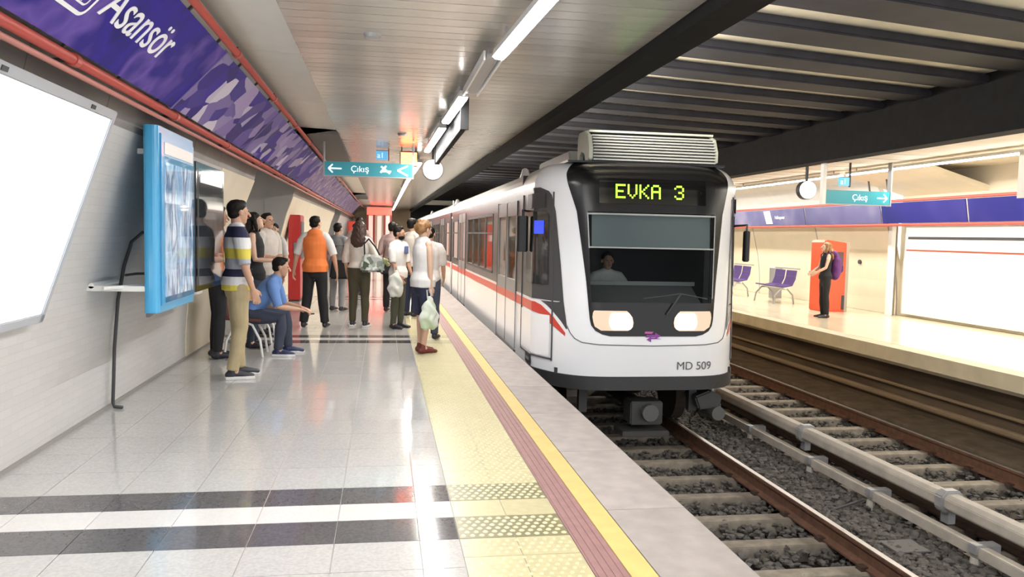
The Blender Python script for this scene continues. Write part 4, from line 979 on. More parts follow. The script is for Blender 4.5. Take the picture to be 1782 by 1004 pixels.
# car bodies
WT = -.12
def car(y0, y1, feats, first=False, n_seat=True):
    """one car body, y from the nose; feats = [(kind, a, b)]"""
    X = -1.3
    MB().box(X, X+.04, y0, y1, WT, .74).build('lower_side', m_tw, train)
    MB().box(X-.006, X, y0, y1, .585, .70).build('red_stripe', m_str, train)
    # dark band with openings
    ops = sorted((a, b) for k, a, b in feats); mb = MB(); mb.box(X-.005, X+.04, y0, y1, 1.86, 2.09); mb.box(X-.005, X+.04, y0, y1, .74, .86); p = y0
    for a, b in ops: mb.box(X-.005, X+.04, p, a, .86, 1.86) if a > p else None; p = b
    mb.box(X-.005, X+.04, p, y1, .86, 1.86); mb.build('window_band', m_td, train)
    for k, a, b in feats:
        if k == 'door':
            for q in (0, 1):
                ya_, yb_ = a+(b-a)/2*q, a+(b-a)/2*(q+1)
                d = MB().box(X-.012, X+.03, ya_+.008, yb_-.008, -.06, .70).build('door_leaf', m_tw, train, bevel=.004)
                f = MB(); f.box(X-.012, X+.03, ya_+.008, yb_-.008, .70, .88); f.box(X-.012, X+.03, ya_+.008, yb_-.008, 1.78, 1.98)
                f.box(X-.012, X+.03, ya_+.008, ya_+.10, .88, 1.78); f.box(X-.012, X+.03, yb_-.10, yb_-.008, .88, 1.78); f.build('door_frame', mat('door_grey', (.22, .22, .23), .3), d)
                MB().box(X+.0, X+.008, ya_+.09, yb_-.09, .87, 1.79).build('pane', m_gl, d)
                MB().box(X-.016, X-.010, ya_+.0, ya_+.014, -.06, 1.98).build('seal', m_dmet, d)
                MB().box(X-.014, X-.011, ya_+.008, yb_-.008, .585, .70).build('stripe', m_str, d)
            MB().box(X-.018, X-.008, b-.012, b+.010, -.08, 2.0).build('seal', m_dmet, train)
            MB().box(X-.03, X+.02, a, b, -.12, -.085).build('step_strip', m_dmet, train)
        else:
            w_ = MB(); w_.box(X-.012, X+.01, a, a+.04, .86, 1.86); w_.box(X-.012, X+.01, b-.04, b, .86, 1.86); w_.box(X-.012, X+.01, a, b, .86, .90); w_.box(X-.012, X+.01, a, b, 1.82, 1.86)
            wo = w_.build('side_window', m_dmet, train)
            n = max(1, round((b-a)/1.05)); L = (b-a)/n
            for i in range(n):
                MB().box(X+.004, X+.010, a+L*i+.03, a+L*(i+1)-.03, .88, 1.84).build('pane', m_gl, wo)
                if i: MB().box(X-.012, X+.012, a+L*i-.035, a+L*i+.035, .88, 1.84).build('mullion', m_td, wo)
                MB().box(X-.012, X+.012, a+L*i+.03, a+L*(i+1)-.03, 1.52, 1.55).build('vent_bar', m_dmet, wo)
    # roof: cant rails and top
    R_ = []
    for k in range(7): a = PI/2*k/6; R_.append((-1.3+RR*(1-math.cos(a)), 2.09+RR*math.sin(a)))
    poly = R_+[(-x, z) for x, z in reversed(R_)]; poly = poly+[(1.26, 2.09), (1.0, 2.30), (-1.0, 2.30), (-1.26, 2.09)]
    MB().prism(poly, y0, y1).build('roof', mat('roof_white', (.76, .76, .74), .4), train, smooth=False)
    rw_ = MB(); rw_.box(1.26, 1.3, y0, y1, WT, .9); rw_.box(1.26, 1.3, y0, y1, 1.8, 2.09)
    for k in range(int((y1-y0)/1.3)): rw_.box(1.26, 1.3, y0+1.3*k, y0+1.3*k+.3, .9, 1.8)
    rw_.build('far_side', m_in, train)
    MB().box(-1.26, 1.26, y0, y1, WT, -.02).build('car_floor', mat('car_floor', (.12, .11, .10), .6), train)
    MB().box(-1.05, 1.05, y0, y1, 2.16, 2.2).build('car_ceiling', m_in, train)
    for s in (-.5, .5): MB().box(s-.06, s+.06, y0+.2, y1-.2, 2.13, 2.16).build('car_light', mat('car_light', (1, 1, 1), .5, emit=(1, .80, .52), es=20), train)
    st = MB(); st2 = MB(); y = y0+.5
    while y < y1-1:
        if not any(k == 'door' and a-.3 < y+.3 < b for k, a, b in feats):
            for s in (-1, 1):
                for x_ in (.5, .98):
                    st.box(s*x_-.2, s*x_+.2, y, y+.42, .38, .46); st.box(s*x_-.2, s*x_+.2, y+.36, y+.44, .46, 1.15)
        else: st2.tube([(-.5, y, 0), (-.5, y, 2.1)], .02, n=6)
        y += .8
    if st.v: tag(st.build('seats', m_seat, train, bevel=0), kind='stuff')
    if st2.v: tag(st2.build('grab_poles', m_chrome, train), kind='stuff')
    for y in (y0+4, y0+8.5):
        if y < y1-1.5 and y0 < 28: MB().prism([(-.6, 2.39), (.6, 2.39), (.55, 2.62), (-.55, 2.62)], y-.9, y+.9).build('roof_unit', mat('roof_unit', (.34, .34, .34), .5), train, bevel=.02)
    MB().tube([(-.98, y0+1.6, 2.37), (-.98, y0+1.6, 2.48)], [.09, .06], n=10).build('roof_vent', m_tw, train, smooth=True)
def bellows(y):
    mb = MB()
    for k in range(7): mb.prism([(-1.2, -.1), (1.2, -.1), (1.2, 2.2), (.9, 2.36), (-.9, 2.36), (-1.2, 2.2)] if k % 2 == 0 else [(-1.12, -.1), (1.12, -.1), (1.12, 2.15), (.85, 2.3), (-.85, 2.3), (-1.12, 2.15)], y+.08*k, y+.08*(k+1))
    mb.build('bellows', mat('bellows', (.25, .24, .24), .7), train)
Y0 = .8+TB-1
car(Y0, 12.75, [('door', 2.0, 3.85), ('window', 4.5, 8.6), ('door', 9.1, 10.7), ('window', 11.0, 12.4)])
bellows(12.75)
MB().box(-1.6+.3, -1.28, 12.62, 12.74, -.1, 2.4).build('end_post', m_tw, train)
car(13.31, 25.3, [('window', 13.7, 15), ('door', 15.5, 17.1), ('window', 17.6, 21.4), ('door', 21.9, 23.5), ('window', 23.9, 25)])
bellows(25.3)
car(25.86, 38, [('window', 26.3, 28), ('door', 28.5, 30.2), ('window', 30.6, 34), ('door', 34.4, 36)])

# ------------------------------------------------------------------ PEOPLE
SKINS = {'a': (.52, .30, .20), 'b': (.40, .22, .14), 'c': (.60, .38, .27)}
m_shoe_d = mat('shoe_dark', (.02, .02, .03), .5); m_sole = mat('sole_white', (.7, .7, .68), .6)
m_hair_d = mat('hair_dark', (.008, .006, .005), .6, spec=.2); m_hair_b = mat('hair_brown', (.04, .016, .009), .55, var=.4, scale=40); m_hair_g = mat('hair_golden', (.30, .15, .055), .5, var=.5, scale=30)
m_eye = mat('eye_dark', (.02, .012, .01), .15); m_lip = mat('lip', (.38, .13, .10), .5)
def person(loc, heading, H, label, skin='a', fem=False, lean=0, head=(0, 0), arms=None, legs=None, hair=('short', m_hair_d), top=None, bottom=None, shoes=m_shoe_d, sole=None,
           seated=False, vox=.0075, group=None, beard=False, vest=None, hands=True, z0=0, skirt=None):
    """local frame: faces +y, right side +x. arms/legs: joints relative to the shoulder / hip"""
    S = H/1.75; root = empty('person', loc, label, 'person', group, math.radians(heading-90)); root.location.z = z0
    sk = mat('skin_'+skin, SKINS[skin], .5)
    V = lambda x, y, z: Vector((x, y, z))*S
    pz = .95 if not seated else .52
    pel = V(0, 0, pz); R = Matrix.Rotation(-math.radians(lean), 3, 'X')
    def U(x, y, z): return pel+R @ (V(x, y, z)-V(0, 0, .95))
    shw = .165 if fem else .19
    SH = {s: U(s*shw, 0, 1.42) for s in (-1, 1)}; HP = {s: pel+V(s*.088, 0, -.04) for s in (-1, 1)}
    A = arms or {}; Lg = legs or {}
    J = {}
    for s in (-1, 1):
        a = A.get(s, ((s*.06, -.02, -.29), (s*.05, .06, -.55)))
        J[s] = (SH[s]+V(*a[0]), SH[s]+V(*a[1]), Vector(a[2]) if len(a) > 2 else None)
    K = {}
    for s in (-1, 1):
        if seated: k = Lg.get(s, ((s*.06, .42, .0), (s*.06, .40, -.395)))
        else: k = Lg.get(s, ((s*.012, .01, -.40), (s*.02, -.02, -.825)))
        K[s] = (HP[s]+V(*k[0]), HP[s]+V(*k[1]))
    b = .92 if fem else 1
    T = [(0, .90, .150+.012*fem, .105), (0, .98, .163+.012*fem, .11), (.0, 1.08, .138*b, .095), (.005, 1.20, .150*b, .105), (.0, 1.32, .170*b, .112), (-.005, 1.41, .165*b, .095), (-.01, 1.455, .11, .072)]
    def torso(mb, inf=0, lo=.84, hi=1.46, flare=0, re_='end'):
        rs = [(y, z, a, b_) for y, z, a, b_ in T if lo-.001 <= z <= hi+.001]
        if not rs or rs[0][1] > lo+.01:
            rs = [(0, lo, (.150+.012*fem), .105)]+rs
        mb.tube([U(0, y, z) for y, z, _, _ in rs], [((a+inf+flare*.5*(z < 1.02))*S, (b_+inf+flare*(z < 1.02))*S) for _, z, a, b_ in rs], n=20, side=R @ Vector((1, 0, 0)), round_ends=True if inf == 0 else re_)
    def arm(mb, s, inf=0, f=1.0, f0=0):
        sh, el, wr = SH[s], J[s][0], J[s][1]; q = .9 if fem else 1
        pts = [(sh-V(s*.03, 0, 0), .052), (sh+(el-sh)*.25, .050*q), (sh+(el-sh)*.6, .042*q), (el, .038*q), (el+(wr-el)*.35, .037*q), (el+(wr-el)*.8, .028*q), (wr, .025*q)]
        tot = 7; F = {0: 0, 1: .13, 2: .3, 3: .5, 4: .68, 5: .9, 6: 1.0}
        P = [(p, r) for i, (p, r) in enumerate(pts) if F[i] <= f+.01]
        mb.tube([p for p, _ in P], [(r+inf)*S for _, r in P], n=12, round_ends=True if inf == 0 else 'start')
    def leg(mb, s, inf=0, f=1.0, loose=0):
        hp, kn, an = HP[s], K[s][0], K[s][1]
        pts = [(hp+V(0, 0, .02), .088, 0), (hp+(kn-hp)*.3, .083, .15), (hp+(kn-hp)*.65, .066, .33), (kn, .054, .5), (kn+(an-kn)*.3, .053, .63), (kn+(an-kn)*.65, .043, .82), (an+V(0, 0, .0), .036, 1.0)]
        P = [(p, r, g) for p, r, g in pts if g <= f+.01]
        mb.tube([p for p, _, _ in P], [(max(r, .5*r+.028*min(1, loose*20))+inf+loose*g)*S for _, r, g in P], n=14, round_ends=True if inf == 0 else 'start')
    # head frame
    hy, hp_ = math.radians(head[0]), math.radians(head[1])
    nb = U(0, -.01, 1.46); Rn = Matrix.Rotation(-math.radians(lean)*.4, 3, 'X')
    hc = nb+Rn @ V(0, .02, .175)
    RH = Matrix.Rotation(-hy, 3, 'Z') @ Matrix.Rotation(-hp_, 3, 'X') @ Matrix.Rotation(-math.radians(lean)*.25, 3, 'X')
    Q = lambda x, y, z: hc+RH @ V(x, y, z)
    el_ = lambda mb, c, r, n=14, m=9: mb.ell(Q(*c), tuple(x*S for x in r), RH, n, m)
    B = MB(); torso(B)
    for s in (-1, 1): arm(B, s); leg(B, s)
    for s in (-1, 1): B.tube([K[s][1]+V(0, 0, 0), K[s][1]+V(s*.01, .06, -.045), K[s][1]+V(s*.015, .13, -.06)], [.038*S, .034*S, .025*S], n=10)
    B.tube([nb-Rn @ V(0, 0, .03), nb+Rn @ V(0, .005, .05), Q(0, -.02, -.06)], [(.062*S, .058*S), (.054*S, .054*S), (.052*S, .055*S)], n=14)
    B.tube([SH[-1]+V(.02, 0, .015), U(0, -.01, 1.47), SH[1]+V(-.02, 0, .015)], [.045*S, .06*S, .045*S], n=12)
    el_(B, (0, -.008, .028), (.074, .093, .088), 18, 12); el_(B, (0, .028, -.035), (.058, .062, .075)); el_(B, (0, .045, -.088), (.032, .035, .028)); el_(B, (0, .05, .0), (.060, .042, .06))
    B.tube([Q(0, .088, .012), Q(0, .108, -.018), Q(0, .115, -.034)], [.009*S, .012*S, .015*S], n=8)
    for s in (-1, 1): el_(B, (s*.078, .0, -.008), (.010, .020, .030), 8, 6); el_(B, (s*.028, .080, .022), (.022, .012, .009), 8, 6)
    # hands: palm, four fingers, thumb
    if hands:
        for s in (-1, 1):
            el, wr, pn = J[s]; d = (wr-el).normalized()
            n_ = pn.normalized() if pn is not None else Vector((-s, 0, 0)); n_ = (n_-d*n_.dot(d)).normalized(); sd = n_.cross(d)*(-s)
            if sd.y < 0 and abs(d.z) > .7: sd = -sd
            W_ = lambda a, b_, c: wr+(d*a+sd*b_+n_*c)*S
            B.tube([W_(-.01, 0, 0), W_(.03, 0, 0), W_(.075, 0, .004), W_(.09, 0, .006)], [(.026*S, .019*S), (.036*S, .016*S), (.040*S, .014*S), (.036*S, .011*S)], n=12, side=sd)
            for i, (o_, L) in enumerate(((.030, .068), (.010, .078), (-.011, .072), (-.030, .056))):
                B.tube([W_(.07, o_*.9, .004), W_(.09+L*.42, o_, .012), W_(.09+L*.78, o_, .030), W_(.09+L*.86, o_, .050)], [.0105*S, .0098*S, .009*S, .008*S], n=8)
            B.tube([W_(.02, .028, .004), W_(.05, .052, .014), W_(.085, .056, .026)], [.014*S, .012*S, .0095*S], n=8)
    body = remesh(B, 'body', sk, root, vox, 3)
    for s in (-1, 1): MB().ell(Q(s*.030, .0885, .008), (.012*S, .007*S, .006*S), RH, 8, 6).build('eye', m_eye, root, smooth=True)
    MB().ell(Q(0, .096, -.056), (.022*S, .007*S, .006*S), RH, 8, 6).build('mouth', m_lip, root, smooth=True)
    if beard:
        mb = MB(); el_(mb, (0, .034, -.068), (.060, .062, .050)); remesh(mb, 'beard', m_hair_d, root, .006, 2, .002, 60)
    # hair
    kind, mh = hair; mb = MB()
    if kind == 'short': el_(mb, (0, -.020, .045), (.083, .096, .083), 18, 12); el_(mb, (0, -.045, -.01), (.072, .062, .06)); el_(mb, (0, .03, .095), (.05, .05, .028))
    if kind == 'long':
        el_(mb, (0, -.018, .045), (.088, .100, .086), 18, 12)
        mb.tube([Q(0, -.06, .06), Q(0, -.085, -.06), U(0, -.10, 1.47), U(0, -.12, 1.40), U(.01, -.115, 1.33)], [(.085*S, .05*S), (.108*S, .06*S), (.128*S, .055*S), (.12*S, .04*S), (.07*S, .02*S)], n=16, side=(1, 0, 0))
        for s in (-1, 1): mb.tube([Q(s*.06, .01, .07), Q(s*.085, .0, -.03), Q(s*.09, -.01, -.12)], [.03*S, .03*S, .022*S], n=8)
    if kind == 'bun':
        el_(mb, (0, -.02, .045), (.093, .104, .094), 18, 12); el_(mb, (0, -.07, .0), (.085, .065, .075)); el_(mb, (0, -.06, .095), (.062, .055, .045)); el_(mb, (.03, -.10, .04), (.045, .045, .05)); el_(mb, (-.03, -.10, .02), (.045, .04, .05))
    if mb.v: remesh(mb, 'hair', mh, root, .0085, 2, .0035 if kind != 'short' else .002, 38)
    # clothes
    if top:
        m, sl, hem, inf = top[:4]; mb = MB(); torso(mb, inf, hem, 1.46, .024 if not seated else 0)
        if sl > 0:
            for s in (-1, 1): arm(mb, s, inf*.95+.006, sl)
            mb.tube([SH[-1]+V(.02, 0, .02), U(0, -.012, 1.475), SH[1]+V(-.02, 0, .02)], [.056*S, .066*S, .056*S], n=12)
        else: mb.tube([SH[-1]+V(.05, 0, .02), U(0, -.012, 1.46), SH[1]+V(-.05, 0, .02)], [.045*S, .064*S, .045*S], n=12)
        remesh(mb, 'shirt', m, root, .0095, 4, .0035, 7)
    if vest:
        mb = MB(); torso(mb, vest[1], vest[2], 1.46, .02); mb.tube([SH[-1]+V(.05, 0, .026), U(0, -.012, 1.47), SH[1]+V(-.05, 0, .026)], [.05*S, .068*S, .05*S], n=12)
        remesh(mb, 'vest', vest[0], root, .0095, 4, .003, 8)
    if bottom:
        m, f, inf, loose = bottom; mb = MB()
        if not seated: torso(mb, inf+.003, .86, 1.03, 0, True)
        else: torso(mb, inf+.003, .88, 1.0, 0, True)
        mb.tube([HP[-1]+V(0, 0, 0), HP[1]+V(0, 0, 0)], [.095*S, .095*S], n=12)
        for s in (-1, 1): leg(mb, s, inf, f, loose)
        remesh(mb, 'trousers' if f > .6 else 'shorts', m, root, .0095, 4, .004, 8)
    if skirt:
        m, lo = skirt; mb = MB(); mb.tube([pel+V(0, 0, .1), pel+V(0, 0, 0), pel+V(0, 0, -.12), pel+V(0, 0, lo)], [(.15*S, .11*S), (.19*S, .13*S), (.20*S, .14*S), (.21*S, .16*S)], n=20, side=(1, 0, 0))
        remesh(mb, 'skirt', m, root, .0095, 3, .004, 9)
    if shoes:
        for s in (-1, 1):
            a = K[s][1]; mb = MB(); g = a.z-.0
            mb.tube([Vector((a.x, a.y-.035*S, .045*S)), Vector((a.x, a.y+.02*S, .05*S)), Vector((a.x+s*.008, a.y+.10*S, .040*S)), Vector((a.x+s*.012, a.y+.185*S, .030*S))], [(.036*S, .040*S), (.040*S, .046*S), (.046*S, .034*S), (.036*S, .022*S)], n=14, side=(1, 0, 0))
            mb.tube([a+V(0, -.005, .02), a+V(0, -.005, -.04)], [.042*S, .045*S], n=12)
            sh_ = remesh(mb, 'shoe', shoes, root, .008, 2)
            if sole:
                MB().prism([(a.x+s*.006*k2+x*S, a.y+y_*S) for k2, (x, y_) in enumerate([(-.035, -.07), (.035, -.07), (.042, .02), (.052, .12), (.03, .205), (-.03, .205), (-.05, .12), (-.042, .02)])], 0.001, .030*S, axis=2).build('sole', sole, sh_, bevel=.004)
    return root, J
cloth = lambda n, c, **k: mat(n, c, .85, var=.12, scale=9, **k)
c_white = cloth('cloth_white', (.72, .71, .69)); c_khaki = cloth('cloth_khaki', (.42, .34, .20)); c_navy = cloth('cloth_navy', (.02, .025, .06)); c_black = cloth('cloth_black', (.012, .012, .014))
c_jean = cloth('cloth_dark_jeans', (.04, .05, .08)); c_olive = cloth('cloth_olive', (.065, .055, .03)); c_blue = cloth('cloth_blue', (.13, .25, .55)); c_orange = mat('vest_orange', (.85, .22, .05), .7, var=.1, scale=6)
c_pale = cloth('cloth_pale', (.60, .55, .50)); c_grey = cloth('cloth_grey', (.25, .25, .26)); c_green = cloth('cloth_dark_green', (.07, .075, .05)); c_pink = cloth('cloth_pinkgrey', (.42, .30, .28))
NV = (.015, .017, .05); YE = (.66, .55, .08); WH = (.70, .70, .70); GR = (.40, .41, .47)
pol = bands('polo_stripes', 2, [(.8, YE), (.945, WH), (1.03, NV), (1.105, GR), (1.21, YE), (1.31, WH), (1.42, NV), (1.53, WH)], lo=.8, hi=1.6)
# 1 man in the striped polo, front left
r1, _ = person((-1.46, 8.47, 0), 18, 1.79, 'man in yellow, white and navy striped polo and khaki trousers nearest the camera', 'a', head=(-12, -2), vox=.0065,
       arms={1: ((.05, .03, -.29), (.05, .11, -.53)), -1: ((-.05, .02, -.29), (-.03, .10, -.53))}, legs={1: ((.0, .02, -.41), (.03, -.06, -.825)), -1: ((-.0, .02, -.41), (-.01, .03, -.825))},
       top=(pol, .5, .87, .020), bottom=(c_khaki, 1, .012, .012), shoes=m_shoe_d, sole=m_sole)
person((-1.90, 9.75, 0), 20, 1.76, 'dark haired person in faded yellow striped shirt standing behind the striped polo man', 'b', head=(-5, 0),
       top=(bands('dull_stripes', 2, [(.8, (.05, .05, .05)), (1.03, (.05, .05, .06)), (1.12, (.30, .27, .08)), (1.25, (.20, .21, .25)), (1.38, (.10, .11, .15))], lo=.8, hi=1.6), .5, .95, .016), bottom=(c_black, 1, .010, .008))
# woman in black top
person((-1.62, 10.6, 0), -5, 1.72, 'woman with long black hair and sleeveless black top looking down at her hands', 'c', True, head=(-5, -22), hair=('long', m_hair_d),
       arms={1: ((.04, .06, -.27), (-.04, .30, -.28)), -1: ((-.04, .06, -.27), (.04, .30, -.28))}, top=(c_black, 0, .88, .010), bottom=(c_jean, 1, .008, .004))
person((-1.66, 12.0, 0), -30, 1.74, 'dark haired person in loose pale shirt behind the woman in black top', 'a', head=(10, -10), arms={1: ((.05, .05, -.28), (-.02, .28, -.30)), -1: ((-.05, .0, -.29), (-.02, .1, -.54))},
       top=(c_pale, .5, .86, .028), bottom=(c_grey, 1, .010, .01), hair=('short', m_hair_d))
person((-1.98, 15.3, 0), -95, 1.62, 'distant person in white shirt facing us beside the red vending machine', 'c', True, top=(c_white, .5, .92, .015), bottom=(c_black, 1, .01, .004), vox=.009)
# seated man
r6, J6 = person((-1.58, 10.0, 0), 0, 1.70, 'seated man in blue t-shirt and dark jeans leaning forward on his knees', 'a', lean=38, head=(0, -4), seated=True, vox=.0065,
       arms={1: ((.05, .08, -.27), (-.04, .31, -.31), (0, 0, -1)), -1: ((-.05, .08, -.27), (.05, .31, -.31), (0, 0, -1))}, legs={1: ((.05, .40, .0), (.06, .36, -.395)), -1: ((-.07, .42, .0), (-.07, .44, -.395))},
       top=(c_blue, .5, .92, .016), bottom=(c_jean, 1, .012, .010), shoes=mat('shoe_blue', (.015, .025, .09), .5), sole=m_sole)
t = empty('mobile_phone', (-.86, 9.97, .50), 'dark mobile phone in the hands of the seated man', 'phone')
MB().box(-.04, .04, -.03, .03, -.005, .005).build('phone_body', m_mask, t, bevel=.002); MB().box(-.035, .035, -.026, .026, .005, .006).build('screen', m_eye, t)
# chairs row
def bench(loc, n, label):
    t = empty('chair', loc, label, 'chair'); ms = mat('seat_brown', (.12, .03, .025), .45)
    MB().prism([(-.20, .44), (.20, .42), (.21, .45), (-.20, .47)], -.24, .24).build('seat', ms, t, bevel=.008); MB().prism([(-.20, .45), (-.17, .45), (-.27, .85), (-.30, .85)], -.22, .22).build('backrest', ms, t, bevel=.008)
    for s in (-1, 1): MB().tube([(.22, s*.2, 0), (.19, s*.2, .2), (.1, s*.2, .38), (0, s*.2, .42), (-.1, s*.2, .38), (-.19, s*.2, .2), (-.22, s*.2, 0)], .014, n=8, round_ends=False).build('leg', m_wmet, t)
    return t
bench((-1.62, 10.0, 0), 1, 'brown seat on white arched legs under the seated man')
bench((-1.68, 11.2, 0), 1, 'empty brown seat on white arched legs beyond the seated man')
# orange vest man
person((-1.05, 12.85, 0), 82, 1.73, 'man in bright orange safety vest, white shirt and black trousers seen from behind', 'a', head=(25, 0), arms={1: ((.10, -.0, -.27), (.14, .04, -.52)), -1: ((-.10, -.0, -.27), (-.15, .02, -.52))},
       legs={1: ((.03, .0, -.41), (.075, -.02, -.825)), -1: ((-.03, .0, -.41), (-.085, -.02, -.825))}, top=(c_white, .5, .93, .016), vest=(c_orange, .034, .88), bottom=(c_black, 1, .016, .016))
# people behind
person((-.86, 15.6, 0), 60, 1.66, 'person in dark top with black bag walking behind the orange vest man', 'a', top=(c_grey, .5, .9, .014), bottom=(c_grey, 1, .01, .01), vox=.009)
t = empty('shoulder_bag', (-.80, 15.38, .62), 'large black bag carried behind the orange vest man', 'bag')
MB().prism([(-.20, 0), (.18, 0), (.16, .34), (-.15, .36)], -.07, .07).build('bag_body', c_black, t, bevel=.03); MB().tube([(-.13, 0, .34), (-.08, 0, .62), (.08, 0, .62), (.13, 0, .34)], .01, n=6).build('strap', c_black, t)
person((-.50, 17.0, 0), 80, 1.80, 'tall dark haired person whose head shows above the long haired woman', 'b', top=(c_pink, .5, .9, .014), bottom=(c_black, 1, .01, .006), vox=.009)
person((-.66, 19.5, 0), -80, 1.70, 'distant person in pale top left of the long haired woman', 'c', top=(c_pale, .5, .9, .014), bottom=(c_jean, 1, .01, .006), vox=.009)
# woman with long hair
person((-.38, 13.0, 0), 78, 1.67, 'woman with long brown hair, pale blouse and olive trousers seen from behind', 'c', True, hair=('long', m_hair_b), head=(0, 2), arms={1: ((.10, .0, -.25), (.09, .16, -.38)), -1: ((-.07, .0, -.27), (-.07, .08, -.50))},
       legs={1: ((.01, .02, -.41), (.03, -.05, -.825)), -1: ((-.01, .02, -.41), (-.03, .04, -.825))}, top=(c_pale, .68, .97, .022), bottom=(c_olive, 1, .020, -.002), shoes=m_shoe_d, sole=m_sole)
t = empty('handbag', (-.17, 12.78, .88), 'black and white flowered handbag hanging from the long haired woman', 'handbag')
fl_ = blot('flowers', [(.02, .03, .02), (.70, .72, .70), (.06, .09, .06), (.8, .8, .78), (.3, .38, .3)], 14, .6)
MB().prism([(-.19, 0), (.19, 0), (.17, .26), (-.15, .28)], -.06, .06).build('bag_body', fl_, t, bevel=.03)
MB().tube([(-.12, 0, .26), (-.13, 0, .44), (-.06, -.01, .52)], .012, n=6).build('strap', c_black, t); MB().tube([(.12, 0, .25), (.04, 0, .40), (-.06, -.01, .52)], .012, n=6).build('strap', c_black, t)
t = empty('flower_bundle', (.02, 12.9, 1.0), 'small pale yellow green bundle in front of the long haired woman', 'bundle')
mb = MB()
for k in range(14): mb.ell((random.uniform(-.07, .07), random.uniform(-.05, .05), random.uniform(-.06, .08)), (.035, .035, .03), None, 8, 5)
mb.build('blossom', mat('pale_green_yellow', (.62, .64, .34), .7, var=.3, scale=30), t, smooth=True)
# bearded man
bd, _ = person((.23, 12.75, 0), -35, 1.60, 'bearded man in white printed t-shirt looking over his shoulder towards the train', 'b', head=(-12, 0), beard=True, hair=('short', m_hair_d),
       arms={1: ((.04, .04, -.28), (.02, .16, -.50)), -1: ((-.04, .04, -.28), (-.02, .14, -.50))}, top=(c_white, .5, .88, .020), bottom=(c_green, 1, .010, .006))
MB().box(-.06, .05, .137, .150, 1.18, 1.30).build('shirt_print', mat('print_blue', (.10, .14, .30), .8), bd, bevel=.01)
t = empty('plastic_bag', (.19, 12.5, .56), 'white carrier bag held low by the bearded man', 'bag')
mb = MB(); mb.tube([(0, 0, 0), (0, 0, .1), (0, 0, .26), (0, 0, .34)], [(.10, .05), (.125, .06), (.10, .05), (.03, .03)], n=16, side=(1, 0, 0)); remesh(mb, 'bag_body', mat('bag_white', (.60, .62, .58), .5), t, .01, 2, .012, 16)
MB().tube([(-.02, 0, .34), (-.03, 0, .43), (.02, 0, .43), (.02, 0, .34)], .007, n=6).build('handle', MATS['bag_white'], t)
person((.16, 15.5, 0), 70, 1.70, 'dark haired person with a black bag left of the bearded man', 'c', top=(c_pink, .5, .9, .016), bottom=(c_black, 1, .012, .012), vox=.009)
t = empty('shoulder_bag', (.06, 15.34, .72), 'black shoulder bag hanging left of the bearded man', 'bag'); MB().prism([(-.12, 0), (.13, 0), (.11, .30), (-.10, .30)], -.05, .05).build('bag_body', c_black, t, bevel=.02); MB().tube([(-.08, 0, .3), (0, 0, .62), (.08, 0, .3)], .008, n=6).build('strap', c_black, t)
person((.50, 14.6, 0), 40, 1.76, 'dark haired person in pale shirt and navy trousers behind the bearded man', 'a', top=(c_pale, .5, .9, .016), bottom=(c_navy, 1, .012, .012), vox=.009)
person((.30, 20.5, 0), 80, 1.72, 'distant person in dark clothing near the far kiosk', 'b', top=(c_black, 1, .9, .014), bottom=(c_black, 1, .01, .01), vox=.009)
# woman in white with bag
person((.49, 10.12, 0), 25, 1.66, 'woman with pinned up golden hair, white sleeveless top and navy shorts', 'c', True, head=(-10, 4), hair=('bun', m_hair_g), vox=.0065,
       arms={1: ((.03, .0, -.27), (.02, .02, -.53)), -1: ((-.05, .02, -.27), (-.03, .12, -.5))}, legs={1: ((.0, .02, -.41), (.0, -.03, -.825)), -1: ((-.0, .02, -.41), (.0, .02, -.825))},
       top=(c_white, 0, .88, .028), bottom=(c_navy, .5, .018, .006), shoes=mat('sandal_red', (.16, .03, .02), .5))
t = empty('plastic_bag', (.56, 9.90, .37), 'white and green carrier bag held by the golden haired woman', 'bag')
mb = MB(); mb.tube([(0, 0, 0), (0, 0, .10), (0, 0, .22), (0, 0, .34)], [(.12, .05), (.135, .06), (.10, .05), (.03, .025)], n=18, side=(.8, .3, 0)); remesh(mb, 'bag_body', blot('bag_print', [(.66, .68, .64), (.66, .68, .64), (.40, .52, .32), (.66, .68, .66)], 3.2, .45, 'noise', 1), t, .009, 2, .014, 17)
MB().tube([(-.02, 0, .33), (-.03, 0, .44), (.02, 0, .44), (.02, 0, .33)], .008, n=6).build('handle', MATS['bag_white'], t)
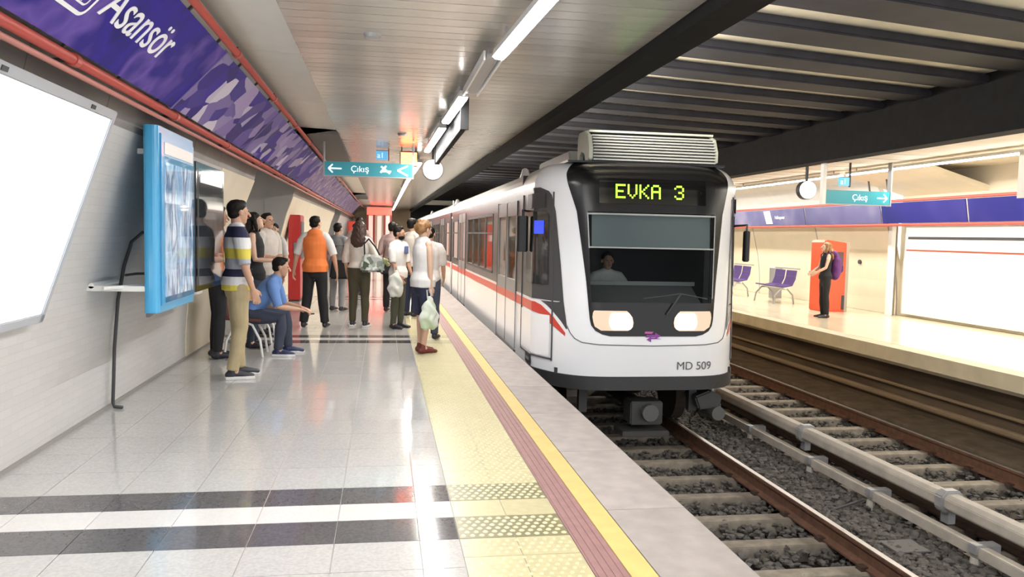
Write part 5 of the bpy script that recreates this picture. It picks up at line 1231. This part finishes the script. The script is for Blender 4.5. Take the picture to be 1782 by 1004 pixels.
person((.645, 11.5, 0), 70, 1.60, 'dark haired person in jeans half hidden behind the golden haired woman', 'a', top=(c_pale, .5, .9, .016), bottom=(c_jean, 1, .014, .01), arms={1: ((.02, .05, -.27), (.0, .16, -.47)), -1: ((-.02, .02, -.27), (.0, .12, -.5))})
# driver
person((XC-.27, YN+1.15, 0), -90, 1.72, 'train driver in white shirt seated behind the windscreen', 'a', seated=True, lean=4, z0=-.05+.07, top=(c_white, .5, .92, .018), bottom=(c_black, 1, .012, .01),
       arms={1: ((.06, .12, -.24), (.0, .36, -.22), (0, 0, -1)), -1: ((-.06, .12, -.24), (.0, .36, -.22), (0, 0, -1))})
t = link('driver_seat', None, train, (-.27, 1.2, -.05))
MB().box(-.24, .24, -.2, .24, .38, .46).build('cushion', c_grey, t, bevel=.02); MB().box(-.22, .22, .2, .28, .46, 1.02).build('backrest', c_grey, t, bevel=.02); MB().tube([(0, 0, 0), (0, 0, .38)], .05, n=10).build('pedestal', m_dmet, t)
# woman on the opposite platform
person((8.68, 14.8, 0), 172, 1.50, 'woman in black with a purple backpack standing on the opposite platform', 'c', True, hair=('long', m_hair_g), head=(0, -14), arms={1: ((.03, .08, -.25), (-.02, .26, -.36)), -1: ((-.03, .08, -.25), (.02, .26, -.36))},
       top=(c_black, 0, .9, .012), bottom=(c_black, 1, .008, .016))
t = empty('backpack', (8.88, 14.79, .88), 'purple backpack on the back of the woman in black', 'backpack')
mb = MB(); mb.tube([(0, 0, .0), (.01, 0, .12), (0, 0, .28), (-.02, 0, .38)], [(.09, .13), (.10, .15), (.085, .14), (.05, .09)], n=16, side=(1, 0, 0)); remesh(mb, 'pack_body', mat('purple', (.12, .03, .16), .7), t, .01, 2, .004, 12)
MB().box(.07, .13, -.09, .09, .03, .18).build('front_pocket', mat('purple_dark', (.07, .02, .10), .7), t, bevel=.02)
for s in (-.1, .1): MB().tube([(-.04, s, .36), (-.16, s, .44), (-.26, s, .38), (-.25, s, .2)], .012, n=6).build('strap', MATS['purple_dark'], t)
